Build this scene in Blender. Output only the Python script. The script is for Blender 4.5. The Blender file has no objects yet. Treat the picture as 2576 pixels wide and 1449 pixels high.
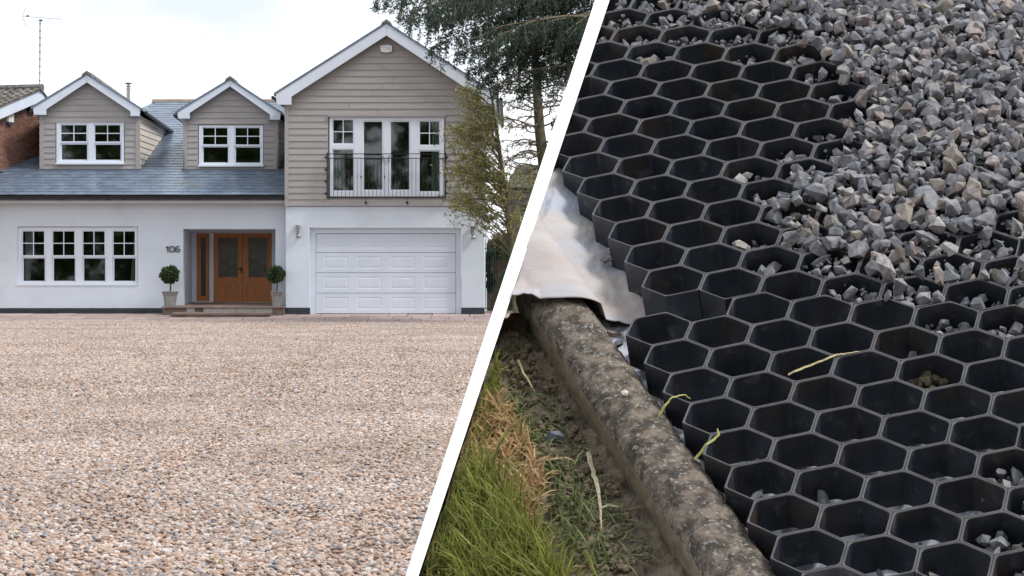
import bpy, bmesh, math, random
import numpy as np
from mathutils import Vector
random.seed(7); rng = np.random.default_rng(7)
sc = bpy.context.scene; C = sc.collection
# ------------------------------------------------------------------ camera, sky, sun, exposure
F, PX, PY, CH = 5500.0, 1288.0, 690.0, 1.361      # focal length and horizon, in units of a 2576 px wide picture; eye height
cam = bpy.data.cameras.new('camera'); cam_o = bpy.data.objects.new('camera', cam); C.objects.link(cam_o)
cam_o.location = (0, 0, CH); cam_o.rotation_euler = (math.radians(90), 0, 0)
cam.sensor_width = 36; cam.lens = 36 * F / 2576; cam.shift_y = -(724.5 - PY) / 2576
cam.clip_start = 0.05; cam.clip_end = 3000
sc.camera = cam_o
SUN_EL, SUN_AZ = math.radians(50), math.radians(72)   # azimuth: counted from behind the camera towards its right
sd = Vector((math.sin(SUN_AZ) * math.cos(SUN_EL), -math.cos(SUN_AZ) * math.cos(SUN_EL), math.sin(SUN_EL)))
w = bpy.data.worlds.new('World'); sc.world = w; w.use_nodes = True
nt = w.node_tree; bg = nt.nodes['Background']; bg.inputs['Strength'].default_value = 0.1
sky = nt.nodes.new('ShaderNodeTexSky'); sky.sky_type = 'NISHITA'; sky.sun_disc = False
sky.sun_elevation = SUN_EL; sky.sun_rotation = math.pi - SUN_AZ
tc = nt.nodes.new('ShaderNodeTexCoord'); mp = nt.nodes.new('ShaderNodeMapping'); mp.inputs['Scale'].default_value = (5, 5, 11)
nz = nt.nodes.new('ShaderNodeTexNoise'); nz.inputs['Scale'].default_value = 1.3; nz.inputs['Detail'].default_value = 5
cr = nt.nodes.new('ShaderNodeValToRGB')
cr.color_ramp.elements[0].position = .36; cr.color_ramp.elements[0].color = (4.9, 5.3, 5.9, 1)
cr.color_ramp.elements[1].position = .62; cr.color_ramp.elements[1].color = (7.9, 8.1, 8.4, 1)
mx = nt.nodes.new('ShaderNodeMix'); mx.data_type = 'RGBA'; mx.inputs['Factor'].default_value = .93
nt.links.new(tc.outputs['Generated'], mp.inputs['Vector']); nt.links.new(mp.outputs[0], nz.inputs['Vector'])
nt.links.new(nz.outputs['Fac'], cr.inputs[0]); nt.links.new(sky.outputs[0], mx.inputs[6]); nt.links.new(cr.outputs[0], mx.inputs[7])
nt.links.new(mx.outputs[2], bg.inputs['Color'])
sl = bpy.data.lights.new('sun', 'SUN'); sl.energy = 1.5; sl.angle = math.radians(14); sl.color = (1, .97, .92)
so = bpy.data.objects.new('sun', sl); C.objects.link(so); so.rotation_euler = sd.to_track_quat('Z', 'Y').to_euler(); so.location = (0, 0, 60)
sc.view_settings.view_transform = 'Standard'; sc.view_settings.look = 'None'; sc.view_settings.exposure = 0.86; sc.view_settings.gamma = 1
sc.view_settings.use_curve_mapping = False

# ------------------------------------------------------------------ helpers
def at(x, y, Y): return Vector(((x - PX) / F * Y, Y, CH + (PY - y) / F * Y))
MATS = {}
def mat(name, col, rough=.7, spec=.3, col2=None, nscale=3., bump=None, metal=0., vary=0., var2=None, detail=5, ramp=(.35, .65), trans=0.,
        stain=None, stretch=None):
    """procedural material on world position: base colour, noise towards col2, per-piece variation (vary or towards var2), bump, stain"""
    if name in MATS: return MATS[name]
    m = bpy.data.materials.new(name); m.use_nodes = True; n = m.node_tree; N = n.nodes; L = n.links
    b = N['Principled BSDF']; b.inputs['Roughness'].default_value = rough; b.inputs['Specular IOR Level'].default_value = spec; b.inputs['Metallic'].default_value = metal
    g = N.new('ShaderNodeNewGeometry'); pos = g.outputs['Position']
    if stretch:
        mpn = N.new('ShaderNodeMapping'); mpn.inputs['Scale'].default_value = stretch; L.new(pos, mpn.inputs['Vector']); pos = mpn.outputs[0]
    rgb = N.new('ShaderNodeRGB'); rgb.outputs[0].default_value = (*col, 1); cur = rgb.outputs[0]
    def noise(s, d=5):
        t = N.new('ShaderNodeTexNoise'); t.inputs['Scale'].default_value = s; t.inputs['Detail'].default_value = d; L.new(pos, t.inputs['Vector']); return t.outputs['Fac']
    def mixc(fac, a, c2):
        x = N.new('ShaderNodeMix'); x.data_type = 'RGBA'; L.new(fac, x.inputs['Factor']); L.new(a, x.inputs[6])
        if isinstance(c2, tuple): x.inputs[7].default_value = (*c2, 1)
        else: L.new(c2, x.inputs[7])
        return x.outputs[2]
    def rmp(fac, a, c):
        x = N.new('ShaderNodeMapRange'); x.inputs['From Min'].default_value = a; x.inputs['From Max'].default_value = c; L.new(fac, x.inputs['Value']); return x.outputs[0]
    if col2: cur = mixc(rmp(noise(nscale, detail), *ramp), cur, col2)
    if vary or var2:
        oi = N.new('ShaderNodeObjectInfo'); ad = N.new('ShaderNodeMath'); ad.operation = 'ADD'; L.new(oi.outputs['Random'], ad.inputs[0]); L.new(g.outputs['Random Per Island'], ad.inputs[1])
        fr = N.new('ShaderNodeMath'); fr.operation = 'FRACT'; L.new(ad.outputs[0], fr.inputs[0]); rnd = fr.outputs[0]
        if var2:
            vr = N.new('ShaderNodeValToRGB'); vr.color_ramp.interpolation = 'CONSTANT' if len(var2) > 3 else 'LINEAR'
            while len(vr.color_ramp.elements) < len(var2): vr.color_ramp.elements.new(.5)
            for i, c_ in enumerate(var2): vr.color_ramp.elements[i].position = i / len(var2) if len(var2) > 3 else i / max(1, len(var2) - 1); vr.color_ramp.elements[i].color = (*c_, 1)
            L.new(rnd, vr.inputs[0])
            if col2:
                x = N.new('ShaderNodeMix'); x.data_type = 'RGBA'; x.blend_type = 'MULTIPLY'; x.inputs['Factor'].default_value = 1; L.new(cur, x.inputs[6]); L.new(vr.outputs[0], x.inputs[7]); cur = x.outputs[2]
            else: cur = vr.outputs[0]
        if vary:
            r2 = N.new('ShaderNodeMath'); r2.operation = 'MULTIPLY'; r2.inputs[1].default_value = 7.31; L.new(rnd, r2.inputs[0])
            r3 = N.new('ShaderNodeMath'); r3.operation = 'FRACT'; L.new(r2.outputs[0], r3.inputs[0])
            mr = N.new('ShaderNodeMapRange'); mr.inputs['To Min'].default_value = 1 - vary; mr.inputs['To Max'].default_value = 1 + vary; L.new(r3.outputs[0], mr.inputs['Value'])
            hs = N.new('ShaderNodeHueSaturation'); L.new(mr.outputs[0], hs.inputs['Value']); L.new(cur, hs.inputs['Color']); cur = hs.outputs[0]
    if stain:                                          # (colour, scale, lo, hi)
        cur = mixc(rmp(noise(stain[1], 4), stain[2], stain[3]), cur, stain[0])
    L.new(cur, b.inputs['Base Color'])
    if bump:
        bp = N.new('ShaderNodeBump'); bp.inputs['Strength'].default_value = bump[1]; bp.inputs['Distance'].default_value = bump[2] if len(bump) > 2 else .01
        L.new(noise(bump[0], 6), bp.inputs['Height']); L.new(bp.outputs[0], b.inputs['Normal'])
    if trans:
        tl = N.new('ShaderNodeBsdfTranslucent'); L.new(cur, tl.inputs['Color']); ms = N.new('ShaderNodeMixShader'); ms.inputs[0].default_value = trans
        L.new(b.outputs[0], ms.inputs[1]); L.new(tl.outputs[0], ms.inputs[2]); L.new(ms.outputs[0], N['Material Output'].inputs['Surface'])
    MATS[name] = m; return m
def glass(name, tint, refl=.06, rough=.03, bump=None):
    if name in MATS: return MATS[name]
    m = bpy.data.materials.new(name); m.use_nodes = True; n = m.node_tree; N = n.nodes; L = n.links; N.remove(N['Principled BSDF'])
    t = N.new('ShaderNodeBsdfTransparent'); t.inputs[0].default_value = (*tint, 1)
    g = N.new('ShaderNodeBsdfGlossy'); g.inputs['Roughness'].default_value = rough
    fr = N.new('ShaderNodeFresnel'); fr.inputs['IOR'].default_value = 1.85
    ms = N.new('ShaderNodeMixShader'); L.new(fr.outputs[0], ms.inputs[0]); L.new(t.outputs[0], ms.inputs[1]); L.new(g.outputs[0], ms.inputs[2])
    tn = N.new('ShaderNodeTexNoise'); ge = N.new('ShaderNodeNewGeometry'); L.new(ge.outputs['Position'], tn.inputs['Vector']); tn.inputs['Scale'].default_value = bump[0] if bump else 1.5
    bp = N.new('ShaderNodeBump'); bp.inputs['Strength'].default_value = bump[1] if bump else .05; bp.inputs['Distance'].default_value = .01
    L.new(tn.outputs['Fac'], bp.inputs['Height']); L.new(bp.outputs[0], g.inputs['Normal'])
    L.new(ms.outputs[0], N['Material Output'].inputs['Surface']); MATS[name] = m; return m

class MB:
    """collects shapes; every build() links ONE mesh object"""
    def __init__(s): s.v = []; s.f = []
    def poly(s, pts, faces):
        o = len(s.v); s.v += [tuple(p) for p in pts]; s.f += [tuple(i + o for i in f) for f in faces]; return s
    def quad(s, a, b, c, d): return s.poly([a, b, c, d], [(0, 1, 2, 3)])
    def box(s, x0, y0, z0, x1, y1, z1):
        p = [(x, y, z) for z in (z0, z1) for y in (y0, y1) for x in (x0, x1)]
        return s.poly(p, [(0, 2, 3, 1), (4, 5, 7, 6), (0, 1, 5, 4), (2, 6, 7, 3), (0, 4, 6, 2), (1, 3, 7, 5)])
    def pbox(s, x0, y0, x1, y1, Ya, Yb):               # picture rectangle x0..x1, y0(top)..y1 measured at depth Ya, real box Ya..Yb
        a = at(x0, y1, Ya); b = at(x1, y0, Ya); return s.box(a.x, Ya, a.z, b.x, Yb, b.z)
    def prism(s, pts, dv):                              # planar outline pts extruded by dv
        n = len(pts); d = Vector(dv); q = [Vector(p) for p in pts]
        return s.poly(q + [p + d for p in q], [tuple(range(n)), tuple(range(2 * n - 1, n - 1, -1))] + [(i, i + n, (i + 1) % n + n, (i + 1) % n) for i in range(n)])
    def tube(s, pts, rad, k=6, cap=True):
        pts = [Vector(p) for p in pts]; n = len(pts); rad = [rad] * n if not hasattr(rad, '__len__') else rad
        o = len(s.v); up = Vector((.13, .22, .97))
        for i in range(n):
            t = (pts[min(i + 1, n - 1)] - pts[max(i - 1, 0)])
            t = t.normalized() if t.length > 1e-9 else Vector((0, 0, 1))
            a = t.cross(up); a = a.normalized() if a.length > 1e-3 else t.cross(Vector((1, 0, 0))).normalized(); b = t.cross(a)
            for j in range(k):
                th = 2 * math.pi * j / k; s.v.append(tuple(pts[i] + (a * math.cos(th) + b * math.sin(th)) * rad[i]))
        for i in range(n - 1):
            for j in range(k): s.f.append((o + i * k + j, o + i * k + (j + 1) % k, o + (i + 1) * k + (j + 1) % k, o + (i + 1) * k + j))
        if cap: s.f.append(tuple(o + j for j in range(k))); s.f.append(tuple(o + (n - 1) * k + j for j in range(k - 1, -1, -1)))
        return s
    def lathe(s, c, prof, k=12):                        # prof: (radius, z)
        o = len(s.v); c = Vector(c)
        for r, z in prof:
            for j in range(k): th = 2 * math.pi * j / k; s.v.append((c.x + r * math.cos(th), c.y + r * math.sin(th), c.z + z))
        for i in range(len(prof) - 1):
            for j in range(k): s.f.append((o + i * k + j, o + i * k + (j + 1) % k, o + (i + 1) * k + (j + 1) % k, o + (i + 1) * k + j))
        s.f.append(tuple(o + j for j in range(k - 1, -1, -1))); s.f.append(tuple(o + (len(prof) - 1) * k + j for j in range(k)))
        return s
    def ball(s, c, r, k=10):
        return s.lathe(c, [(max(r * math.sin(math.pi * i / 8), r * .02), -r * math.cos(math.pi * i / 8)) for i in range(9)], k)
    def mesh(s, name, off=(0, 0, 0)):
        me = bpy.data.meshes.new(name); o = Vector(off); me.from_pydata([tuple(Vector(v) - o) for v in s.v], [], s.f); me.update(); return me
def link(name, me, m, parent=None, loc=(0, 0, 0), smooth=False):
    if m is not None and not me.materials: me.materials.append(m)
    o = bpy.data.objects.new(name, me); C.objects.link(o); o.location = loc
    if parent: o.parent = parent
    if smooth and len(me.polygons): me.polygons.foreach_set('use_smooth', [True] * len(me.polygons))
    return o
def arr_mesh(name, V, Fq):
    """fast mesh of many equal polygons"""
    me = bpy.data.meshes.new(name); V = np.asarray(V, np.float32).reshape(-1, 3); Fq = np.asarray(Fq, np.int32); k = Fq.shape[1]
    me.vertices.add(len(V)); me.vertices.foreach_set('co', V.ravel()); me.loops.add(Fq.size); me.loops.foreach_set('vertex_index', Fq.ravel())
    me.polygons.add(len(Fq)); me.polygons.foreach_set('loop_start', np.arange(0, Fq.size, k, dtype=np.int32)); me.update(calc_edges=True); me.shade_flat(); return me
def tag(o, label=None, cat=None, group=None, kind=None):
    for k_, v_ in (('label', label), ('category', cat), ('group', group), ('kind', kind)):
        if v_: o[k_] = v_
    return o
class Thing:
    """an Empty at the thing's base; parts are meshes whose origin is that base"""
    def __init__(s, name, loc, label, cat, group=None):
        s.loc = Vector(loc); s.o = bpy.data.objects.new(name, None); C.objects.link(s.o); s.o.location = s.loc; s.o.empty_display_size = .2
        tag(s.o, label, cat, group)
    def part(s, name, mb, m, parent=None, smooth=False, label=None):
        o = link(name, mb.mesh(name, s.loc), m, parent or s.o, smooth=smooth)
        if label: o['label'] = label
        return o
    def piece(s, name, me, m, wloc, parent=None, rot=None, scale=None):      # shares mesh data
        o = link(name, me, m, parent or s.o, Vector(wloc) - s.loc)
        if rot: o.rotation_euler = rot
        if scale: o.scale = scale
        return o
def holed(mb, x0, y0, x1, y1, holes, Ya, Yb):
    """a slab seen front-on with rectangular openings (picture units at depth Ya), reveals running back to Yb"""
    xs = sorted({x0, x1, *[h[0] for h in holes], *[h[2] for h in holes]}); ys = sorted({y0, y1, *[h[1] for h in holes], *[h[3] for h in holes]})
    def solid(i, j):
        if i < 0 or j < 0 or i >= len(xs) - 1 or j >= len(ys) - 1: return False
        cx, cy = (xs[i] + xs[i + 1]) / 2, (ys[j] + ys[j + 1]) / 2
        return not any(h[0] < cx < h[2] and h[1] < cy < h[3] for h in holes)
    P = lambda x, y, Y: (lambda q: Vector((q.x, Y, q.z)))(at(x, y, Ya))
    for i in range(len(xs) - 1):
        for j in range(len(ys) - 1):
            if not solid(i, j): continue
            a, b, c, d = xs[i], xs[i + 1], ys[j], ys[j + 1]
            mb.quad(P(a, d, Ya), P(b, d, Ya), P(b, c, Ya), P(a, c, Ya)); mb.quad(P(a, d, Yb), P(a, c, Yb), P(b, c, Yb), P(b, d, Yb))
            for di, dj, e in ((-1, 0, ((a, c), (a, d))), (1, 0, ((b, d), (b, c))), (0, -1, ((b, c), (a, c))), (0, 1, ((a, d), (b, d)))):
                if not solid(i + di, j + dj): (p, q), (r, t) = e; mb.quad(P(p, q, Ya), P(r, t, Ya), P(r, t, Yb), P(p, q, Yb))
    return mb
def ring(mb, o, i, Ya, Yb): return holed(mb, *o, [i], Ya, Yb)

# ------------------------------------------------------------------ materials
M_render = mat('white_render', (.69, .745, .815), .85, .2, (.64, .695, .765), 1.2, bump=(60, .25, .004), stain=((.50, .51, .52), .8, .56, .9))
M_plinth = mat('dark_plinth', (.028, .036, .046), .6, .3, (.045, .052, .06), 6)
M_white = mat('white_paint', (.70, .75, .84), .4, .4, (.66, .71, .79), 2)
M_upvc = mat('white_frame', (.74, .78, .86), .3, .5)
M_cream = mat('cream_soffit', (.66, .60, .52), .7, .2)
M_board = mat('greige_cladding', (.385, .362, .352), .75, .25, (.355, .332, .322), 5, bump=(90, .3, .003), vary=.035, stretch=(.35, 1, 3))
M_slate = mat('blue_slate', (.155, .200, .270), .34, .6, (.120, .157, .212), 4, vary=.16, bump=(30, .25, .004), stain=((.19, .18, .10), .55, .63, .80))
M_ridge = mat('ridge_tile', (.30, .22, .16), .8, .2, (.22, .17, .13), 5)
M_black = mat('black_plastic', (.014, .015, .018), .35, .5)
M_iron = mat('black_iron', (.012, .013, .016), .45, .5)
M_wood = mat('oak_stain', (.52, .20, .062), .4, .4, (.38, .135, .040), 22, stretch=(1, 1, .08), bump=(60, .15, .002))
M_glass = glass('window_glass', (.84, .89, .86))
M_glassd = glass('patterned_glass', (.30, .40, .34), bump=(40, .5))
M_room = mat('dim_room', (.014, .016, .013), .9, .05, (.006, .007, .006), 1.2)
M_curtain = mat('pale_curtain', (.80, .86, .86), .9, .1, trans=.2)
M_steel = mat('brushed_steel', (.45, .44, .42), .3, .5, metal=.9)
M_lampglass = glass('lamp_glass', (.8, .8, .76))
M_pot = mat('grey_planter', (.28, .275, .26), .75, .2, (.21, .205, .19), 6, bump=(40, .2, .004))
M_soil = mat('potting_soil', (.035, .025, .018), 1, .05)
M_stem = mat('topiary_stem', (.11, .085, .06), .9, .1)
M_topi = mat('box_leaf', (.065, .10, .042), .45, .4, vary=.5, trans=.25)
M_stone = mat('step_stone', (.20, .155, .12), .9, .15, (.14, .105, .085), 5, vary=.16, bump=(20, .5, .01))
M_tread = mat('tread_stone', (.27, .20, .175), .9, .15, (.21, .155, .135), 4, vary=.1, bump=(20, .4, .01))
M_pave = mat('paving_sandstone', (.42, .325, .305), .9, .15, (.35, .27, .25), 2.5, vary=.12, bump=(14, .3, .008))
M_joint = mat('paving_joint', (.20, .17, .15), 1, .05, (.15, .125, .11), 20)
M_brick = mat('red_brown_brick', (.25, .135, .10), .9, .1, (.20, .10, .08), 9, vary=.28)
M_mortar = mat('mortar', (.36, .27, .23), 1, .05)
M_tile = mat('brown_roof_tile', (.17, .15, .135), .9, .1, (.12, .11, .10), 6, vary=.25, stain=((.26, .26, .23), 7, .52, .7))
M_alu = mat('aerial_metal', (.42, .42, .45), .4, .5, metal=.6)
M_gravelbed = mat('gravel_bed', (.37, .295, .25), 1, .1, (.22, .165, .135), 26, bump=(40, .8, .02), ramp=(.4, .62))
PEB = ((.47, .36, .29), (.55, .47, .42), (.38, .265, .205), (.35, .31, .295), (.49, .385, .32), (.60, .55, .51), (.27, .225, .205), (.42, .31, .245), (.30, .30, .32), (.52, .43, .37), (.45, .35, .285), (.36, .245, .18))
M_peb = mat('pebble', (1.08, 1.06, 1.06), .85, .2, (.80, .77, .75), .42, var2=PEB, vary=.14, ramp=(.3, .7))
M_ground = mat('earth_ground', (.10, .12, .05), 1, .05, (.14, .11, .07), 1.5)
M_bark = mat('conifer_bark', (.14, .115, .085), .95, .1, (.085, .08, .05), 7, bump=(25, .6, .01), stain=((.10, .12, .06), 4, .5, .75))
M_twig = mat('twig_bark', (.19, .155, .11), .9, .1)
M_needle = mat('cedar_needle', (.062, .098, .074), .6, .25, vary=.45, trans=.3)
M_leaf = mat('spring_leaf', (.33, .33, .12), .5, .3, vary=.45, trans=.4)
M_ivy = mat('ivy_leaf', (.035, .09, .04), .4, .4, vary=.45, trans=.25)
M_hedge = mat('garden_leaf', (.10, .17, .04), .5, .3, vary=.45, trans=.3)
M_fence = mat('fence_board', (.085, .062, .048), .95, .1, vary=.2)
M_number = mat('number_metal', (.03, .032, .034), .4, .5)
M_logo = mat('logo_print', (.30, .40, .53), .6, .2)
M_alarm = mat('alarm_plastic', (.72, .72, .70), .4, .4)

# ------------------------------------------------------------------ the setting: ground, gravel drive, paving
g = link('ground', MB().quad((-700, -300, -.02), (700, -300, -.02), (700, 1200, -.02), (-700, 1200, -.02)).mesh('ground'), M_ground); tag(g, kind='structure')
YP = 62.9                                              # where the gravel meets the paving
dr = link('gravel_drive', MB().quad((-40, -30, -.004), (40, -30, -.004), (40, YP + .05, -.004), (-40, YP + .05, -.004)).mesh('gravel_drive'), M_gravelbed); tag(dr, kind='structure')
def pebbles(name, pts_poly, density, size, seed):
    """loose stones: points on a sheet, each carrying a rounded pebble"""
    me = MB().quad(*pts_poly).mesh(name); o = link(name, me, M_peb); tag(o, 'pinkish beige pea shingle covering the drive', 'gravel', kind='stuff')
    ng = bpy.data.node_groups.new(name, 'GeometryNodeTree')
    ng.interface.new_socket('Geometry', in_out='INPUT', socket_type='NodeSocketGeometry'); ng.interface.new_socket('Geometry', in_out='OUTPUT', socket_type='NodeSocketGeometry')
    N = ng.nodes; L = ng.links; gi = N.new('NodeGroupInput'); go = N.new('NodeGroupOutput')
    dp = N.new('GeometryNodeDistributePointsOnFaces'); dp.inputs['Density'].default_value = density; dp.inputs['Seed'].default_value = seed; L.new(gi.outputs[0], dp.inputs['Mesh'])
    pn = N.new('GeometryNodeInputPosition'); wn = N.new('ShaderNodeTexNoise'); wn.inputs['Scale'].default_value = .55; wn.inputs['Detail'].default_value = 4; L.new(pn.outputs[0], wn.inputs['Vector'])
    ic = N.new('GeometryNodeMeshIcoSphere'); ic.inputs['Radius'].default_value = .5; ic.inputs['Subdivisions'].default_value = 2
    sp = N.new('GeometryNodeSetPosition'); tn = N.new('ShaderNodeTexNoise'); tn.inputs['Scale'].default_value = 1.6; L.new(ic.outputs[0], sp.inputs['Geometry'])
    sb = N.new('ShaderNodeVectorMath'); sb.operation = 'SUBTRACT'; sb.inputs[1].default_value = (.5, .5, .5); sm = N.new('ShaderNodeVectorMath'); sm.operation = 'SCALE'; sm.inputs['Scale'].default_value = .55
    L.new(tn.outputs['Color'], sb.inputs[0]); L.new(sb.outputs[0], sm.inputs[0]); L.new(sm.outputs[0], sp.inputs['Offset'])
    sh = N.new('GeometryNodeSetMaterial'); sh.inputs['Material'].default_value = M_peb; L.new(sp.outputs[0], sh.inputs['Geometry'])
    ss = N.new('GeometryNodeSetShadeSmooth'); L.new(sh.outputs[0], ss.inputs[0])
    mrn = N.new('ShaderNodeMapRange'); mrn.inputs['From Min'].default_value = .60; mrn.inputs['From Max'].default_value = .74; mrn.inputs['To Max'].default_value = .8; L.new(wn.outputs['Fac'], mrn.inputs['Value'])
    def mth(op, a_, b_):
        x = N.new('ShaderNodeMath'); x.operation = op
        for q_, v_ in zip(x.inputs, (a_, b_)):
            if hasattr(v_, 'is_linked'): L.new(v_, q_)
            else: q_.default_value = v_
        return x.outputs[0]
    sx = N.new('ShaderNodeSeparateXYZ'); L.new(pn.outputs[0], sx.inputs[0])         # two wheel tracks leading to the garage
    wob = mth('MULTIPLY', mth('SUBTRACT', wn.outputs['Fac'], .5), 1.1); xc = mth('ADD', mth('ADD', mth('MULTIPLY', mth('SUBTRACT', 63., sx.outputs[1]), .0455), -3.76), wob)
    band = mth('ABSOLUTE', mth('SUBTRACT', mth('ABSOLUTE', mth('SUBTRACT', sx.outputs[0], xc), 0.), .75), 0.)
    trk = mth('MULTIPLY', mth('LESS_THAN', band, .17), .42); prob = mth('MAXIMUM', trk, mrn.outputs[0])
    rb = N.new('FunctionNodeRandomValue'); rb.data_type = 'BOOLEAN'; L.new(prob, [q for q in rb.inputs if q.name == 'Probability'][0]); dg = N.new('GeometryNodeDeleteGeometry'); dg.domain = 'POINT'; L.new(dp.outputs['Points'], dg.inputs['Geometry']); L.new([q for q in rb.outputs if q.type == 'BOOLEAN'][0], dg.inputs['Selection'])
    ip = N.new('GeometryNodeInstanceOnPoints'); L.new(dg.outputs[0], ip.inputs['Points']); L.new(ss.outputs[0], ip.inputs['Instance'])
    def rv(lo, hi, sd_):
        r = N.new('FunctionNodeRandomValue'); r.data_type = 'FLOAT_VECTOR'; r.inputs[0].default_value = lo; r.inputs[1].default_value = hi; r.inputs['Seed'].default_value = sd_; return r.outputs[0]
    L.new(rv((-.5, -.5, 0), (.5, .5, 6.28), seed + 1), ip.inputs['Rotation']); L.new(rv((size * .7, size * .55, size * .38), (size * 1.5, size * 1.0, size * .7), seed + 2), ip.inputs['Scale'])
    of = N.new('GeometryNodeSetPosition'); L.new(ip.outputs[0], of.inputs['Geometry']); L.new(rv((0, 0, -size * .1), (0, 0, size * .45), seed + 3), of.inputs['Offset'])
    L.new(of.outputs[0], go.inputs[0]); md = o.modifiers.new('scatter', 'NODES'); md.node_group = ng; return o
Z0 = .0
pebbles('gravel_stones', [(-3.6, 8.6, Z0), (2.6, 8.6, Z0), (2.6, 24, Z0), (-7.2, 24, Z0)], 1700, .033, 3)
pebbles('gravel_stones', [(-7.2, 24, Z0), (2.6, 24, Z0), (3.2, YP - .06, Z0), (-17, YP - .06, Z0)], 700, .042, 11)
pebbles('gravel_stones', [(2.6, 6, Z0), (8.2, 6, Z0), (8.2, YP - .06, Z0), (2.6, YP - .06, Z0)], 420, .048, 23)

pv = link('paving', MB().prism([(-19, YP, -.03), (4, YP, -.03), (4, 66.5, .245), (-19, 66.5, .245)], (0, 0, -.2)).mesh('paving'), M_joint); tag(pv, kind='structure')
def pave_z(Y): return .012 + (Y - YP) * .0745
rows = [(YP + .01, .62), (YP + .64, .78), (YP + 1.43, .95)]
for ry, rd in rows:
    x = -18.6
    while x < 3.6:
        wd = random.choice((.55, .72, .9, 1.12, .62)); a, b, y0, y1 = x + .012, x + wd - .012, ry + .012, ry + rd - .012
        dz = random.uniform(-.006, .008); sk = random.uniform(-.012, .012)
        mb = MB().prism([(a, y0 + sk, pave_z(y0) + dz), (b, y0 - sk, pave_z(y0) + dz), (b + sk, y1, pave_z(y1) + dz), (a - sk, y1, pave_z(y1) + dz)], (0, 0, -.05))
        if -17.5 < x < 1.6: link('paving_slab', mb.mesh('paving_slab'), M_pave, pv)
        x += wd

# ------------------------------------------------------------------ the house
YM, YG = 65.5, 65.0
H = Thing('house', (at(600, 790, YM).x, YM, .15), 'white rendered house with greige clad gable, two dormers and slate roof', 'house')
# main wall
door_open = (461, 576, 693, 772)
gwin = (43, 570, 347, 718)
H.part('wall', holed(MB(), -70, 502, 719, 786, [door_open, gwin], YM, YM + .3), M_render)
H.part('plinth', MB().pbox(-70, 775, 409, 792, YM - .025, YM + .02), M_plinth)
H.part('side_wall', MB().box(at(-70, 0, YM).x - .02, YM, 0, at(-70, 0, YM).x + .28, 78, at(0, 500, YM).z), M_render)
# garage lower wall with the door opening
gopen = (779, 572, 1161, 800)
H.part('wall', holed(MB(), 719, 519.5, 1218, 786, [gopen], YG, YG + .35), M_render)
a = at(719, 519.5, YG); b = at(1218, 795, YG)
H.part('side_wall', MB().box(b.x - .3, YG + .36, .05, b.x - .001, 75.5, a.z + 3.1), M_render)
H.part('plinth', MB().pbox(717, 774, 780, 794, YG - .03, YG + .02), M_plinth); H.part('plinth', MB().pbox(1160, 774, 1219, 794, YG - .03, YG + .02), M_plinth)
# gable upper sheathing (behind the boards) and boards
GX0, GX1, GT, GB = 716.5, 1221.5, 246, 520          # cladding: left, right, top at the corner, bottom
APX, APY = 972, 78
def gable_half(y, apx, apy, ex, ey):                  # clear half width of a gable at picture height y
    return (y - apy) / (ey - apy) * ex
YB = YG - .06
frw = (828, 294, 1118, 496)
mb = MB(); P_ = lambda x, y: at(x, y, YG + .03)
holed(mb, GX0, 262, GX1, GB, [frw], YG + .03, YG + .3); mb.prism([P_(GX0, 261.9), P_(GX1, 261.9), P_(APX, 74)], (0, .3, 0))
H.part('wall', mb, M_board)
def siding(T, parent, x0, x1, ytop, ybot, step, apx, apy, slope, Y, holes, joints=0, name='cladding_board'):
    """overlapping boards, each its own mesh, clipped to a gable line (half width = (y-apy)*slope) and to window holes"""
    y = ybot; row = 0
    while y > apy + step * .4:
        yt = max(y - step, apy + 2)
        def half(yy): return (yy - apy) * slope
        l0, r0 = max(x0, apx - half(y)), min(x1, apx + half(y)); l1, r1 = max(x0, apx - half(yt)), min(x1, apx + half(yt))
        segs = [(l0, r0, l1, r1, True, True)]
        for h in holes:
            if h[1] < (y + yt) / 2 < h[3]:
                segs = [(l0, h[0], l1, h[0], True, False), (h[2], r0, h[2], r1, False, True)]
        out = []
        for s_ in segs:
            if joints and s_[1] - s_[0] > 260:
                j = s_[0] + (s_[1] - s_[0]) * random.uniform(.25, .75); out += [(s_[0], j - .35, s_[2], j - .35), (j + .35, s_[1], j + .35, s_[3])]
            else: out.append(s_[:4])
        for (a0, b0, a1, b1) in out:
            if b0 - a0 < 2: continue
            A, B_, C_, D = at(a0, y, Y), at(b0, y, Y), at(max(b1, a1 + .5), yt, Y), at(min(a1, b1 - .5), yt, Y)
            off = Vector((0, -.022, 0))
            q = [A + off, B_ + off, C_, D, A + Vector((0, .02, 0)), B_ + Vector((0, .02, 0)), C_ + Vector((0, .02, 0)), D + Vector((0, .02, 0))]
            T.part(name, MB().poly(q, [(0, 1, 2, 3), (0, 4, 5, 1), (7, 6, 5, 4), (1, 5, 6, 2), (3, 7, 4, 0), (2, 6, 7, 3)]), M_board, parent)
        y -= step; row += 1
hole_in = (frw[0] - 3, frw[1] - 4, frw[2] + 3, frw[3] + 2)
siding(H, None, GX0 + 10, GX1 - 10, 100, 518, 16.3, APX, 86, 1.555, YB + .02, [hole_in], 1)
H.part('corner_board', MB().pbox(716, 262, 726.5, 519, YB - .015, YB + .08), M_board); H.part('corner_board', MB().pbox(1211.5, 262, 1222, 519, YB - .015, YB + .08), M_board)
H.part('window_trim', MB().pbox(824, 290, 1122, 293.6, YB - .05, YB + .05), M_board)
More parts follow.
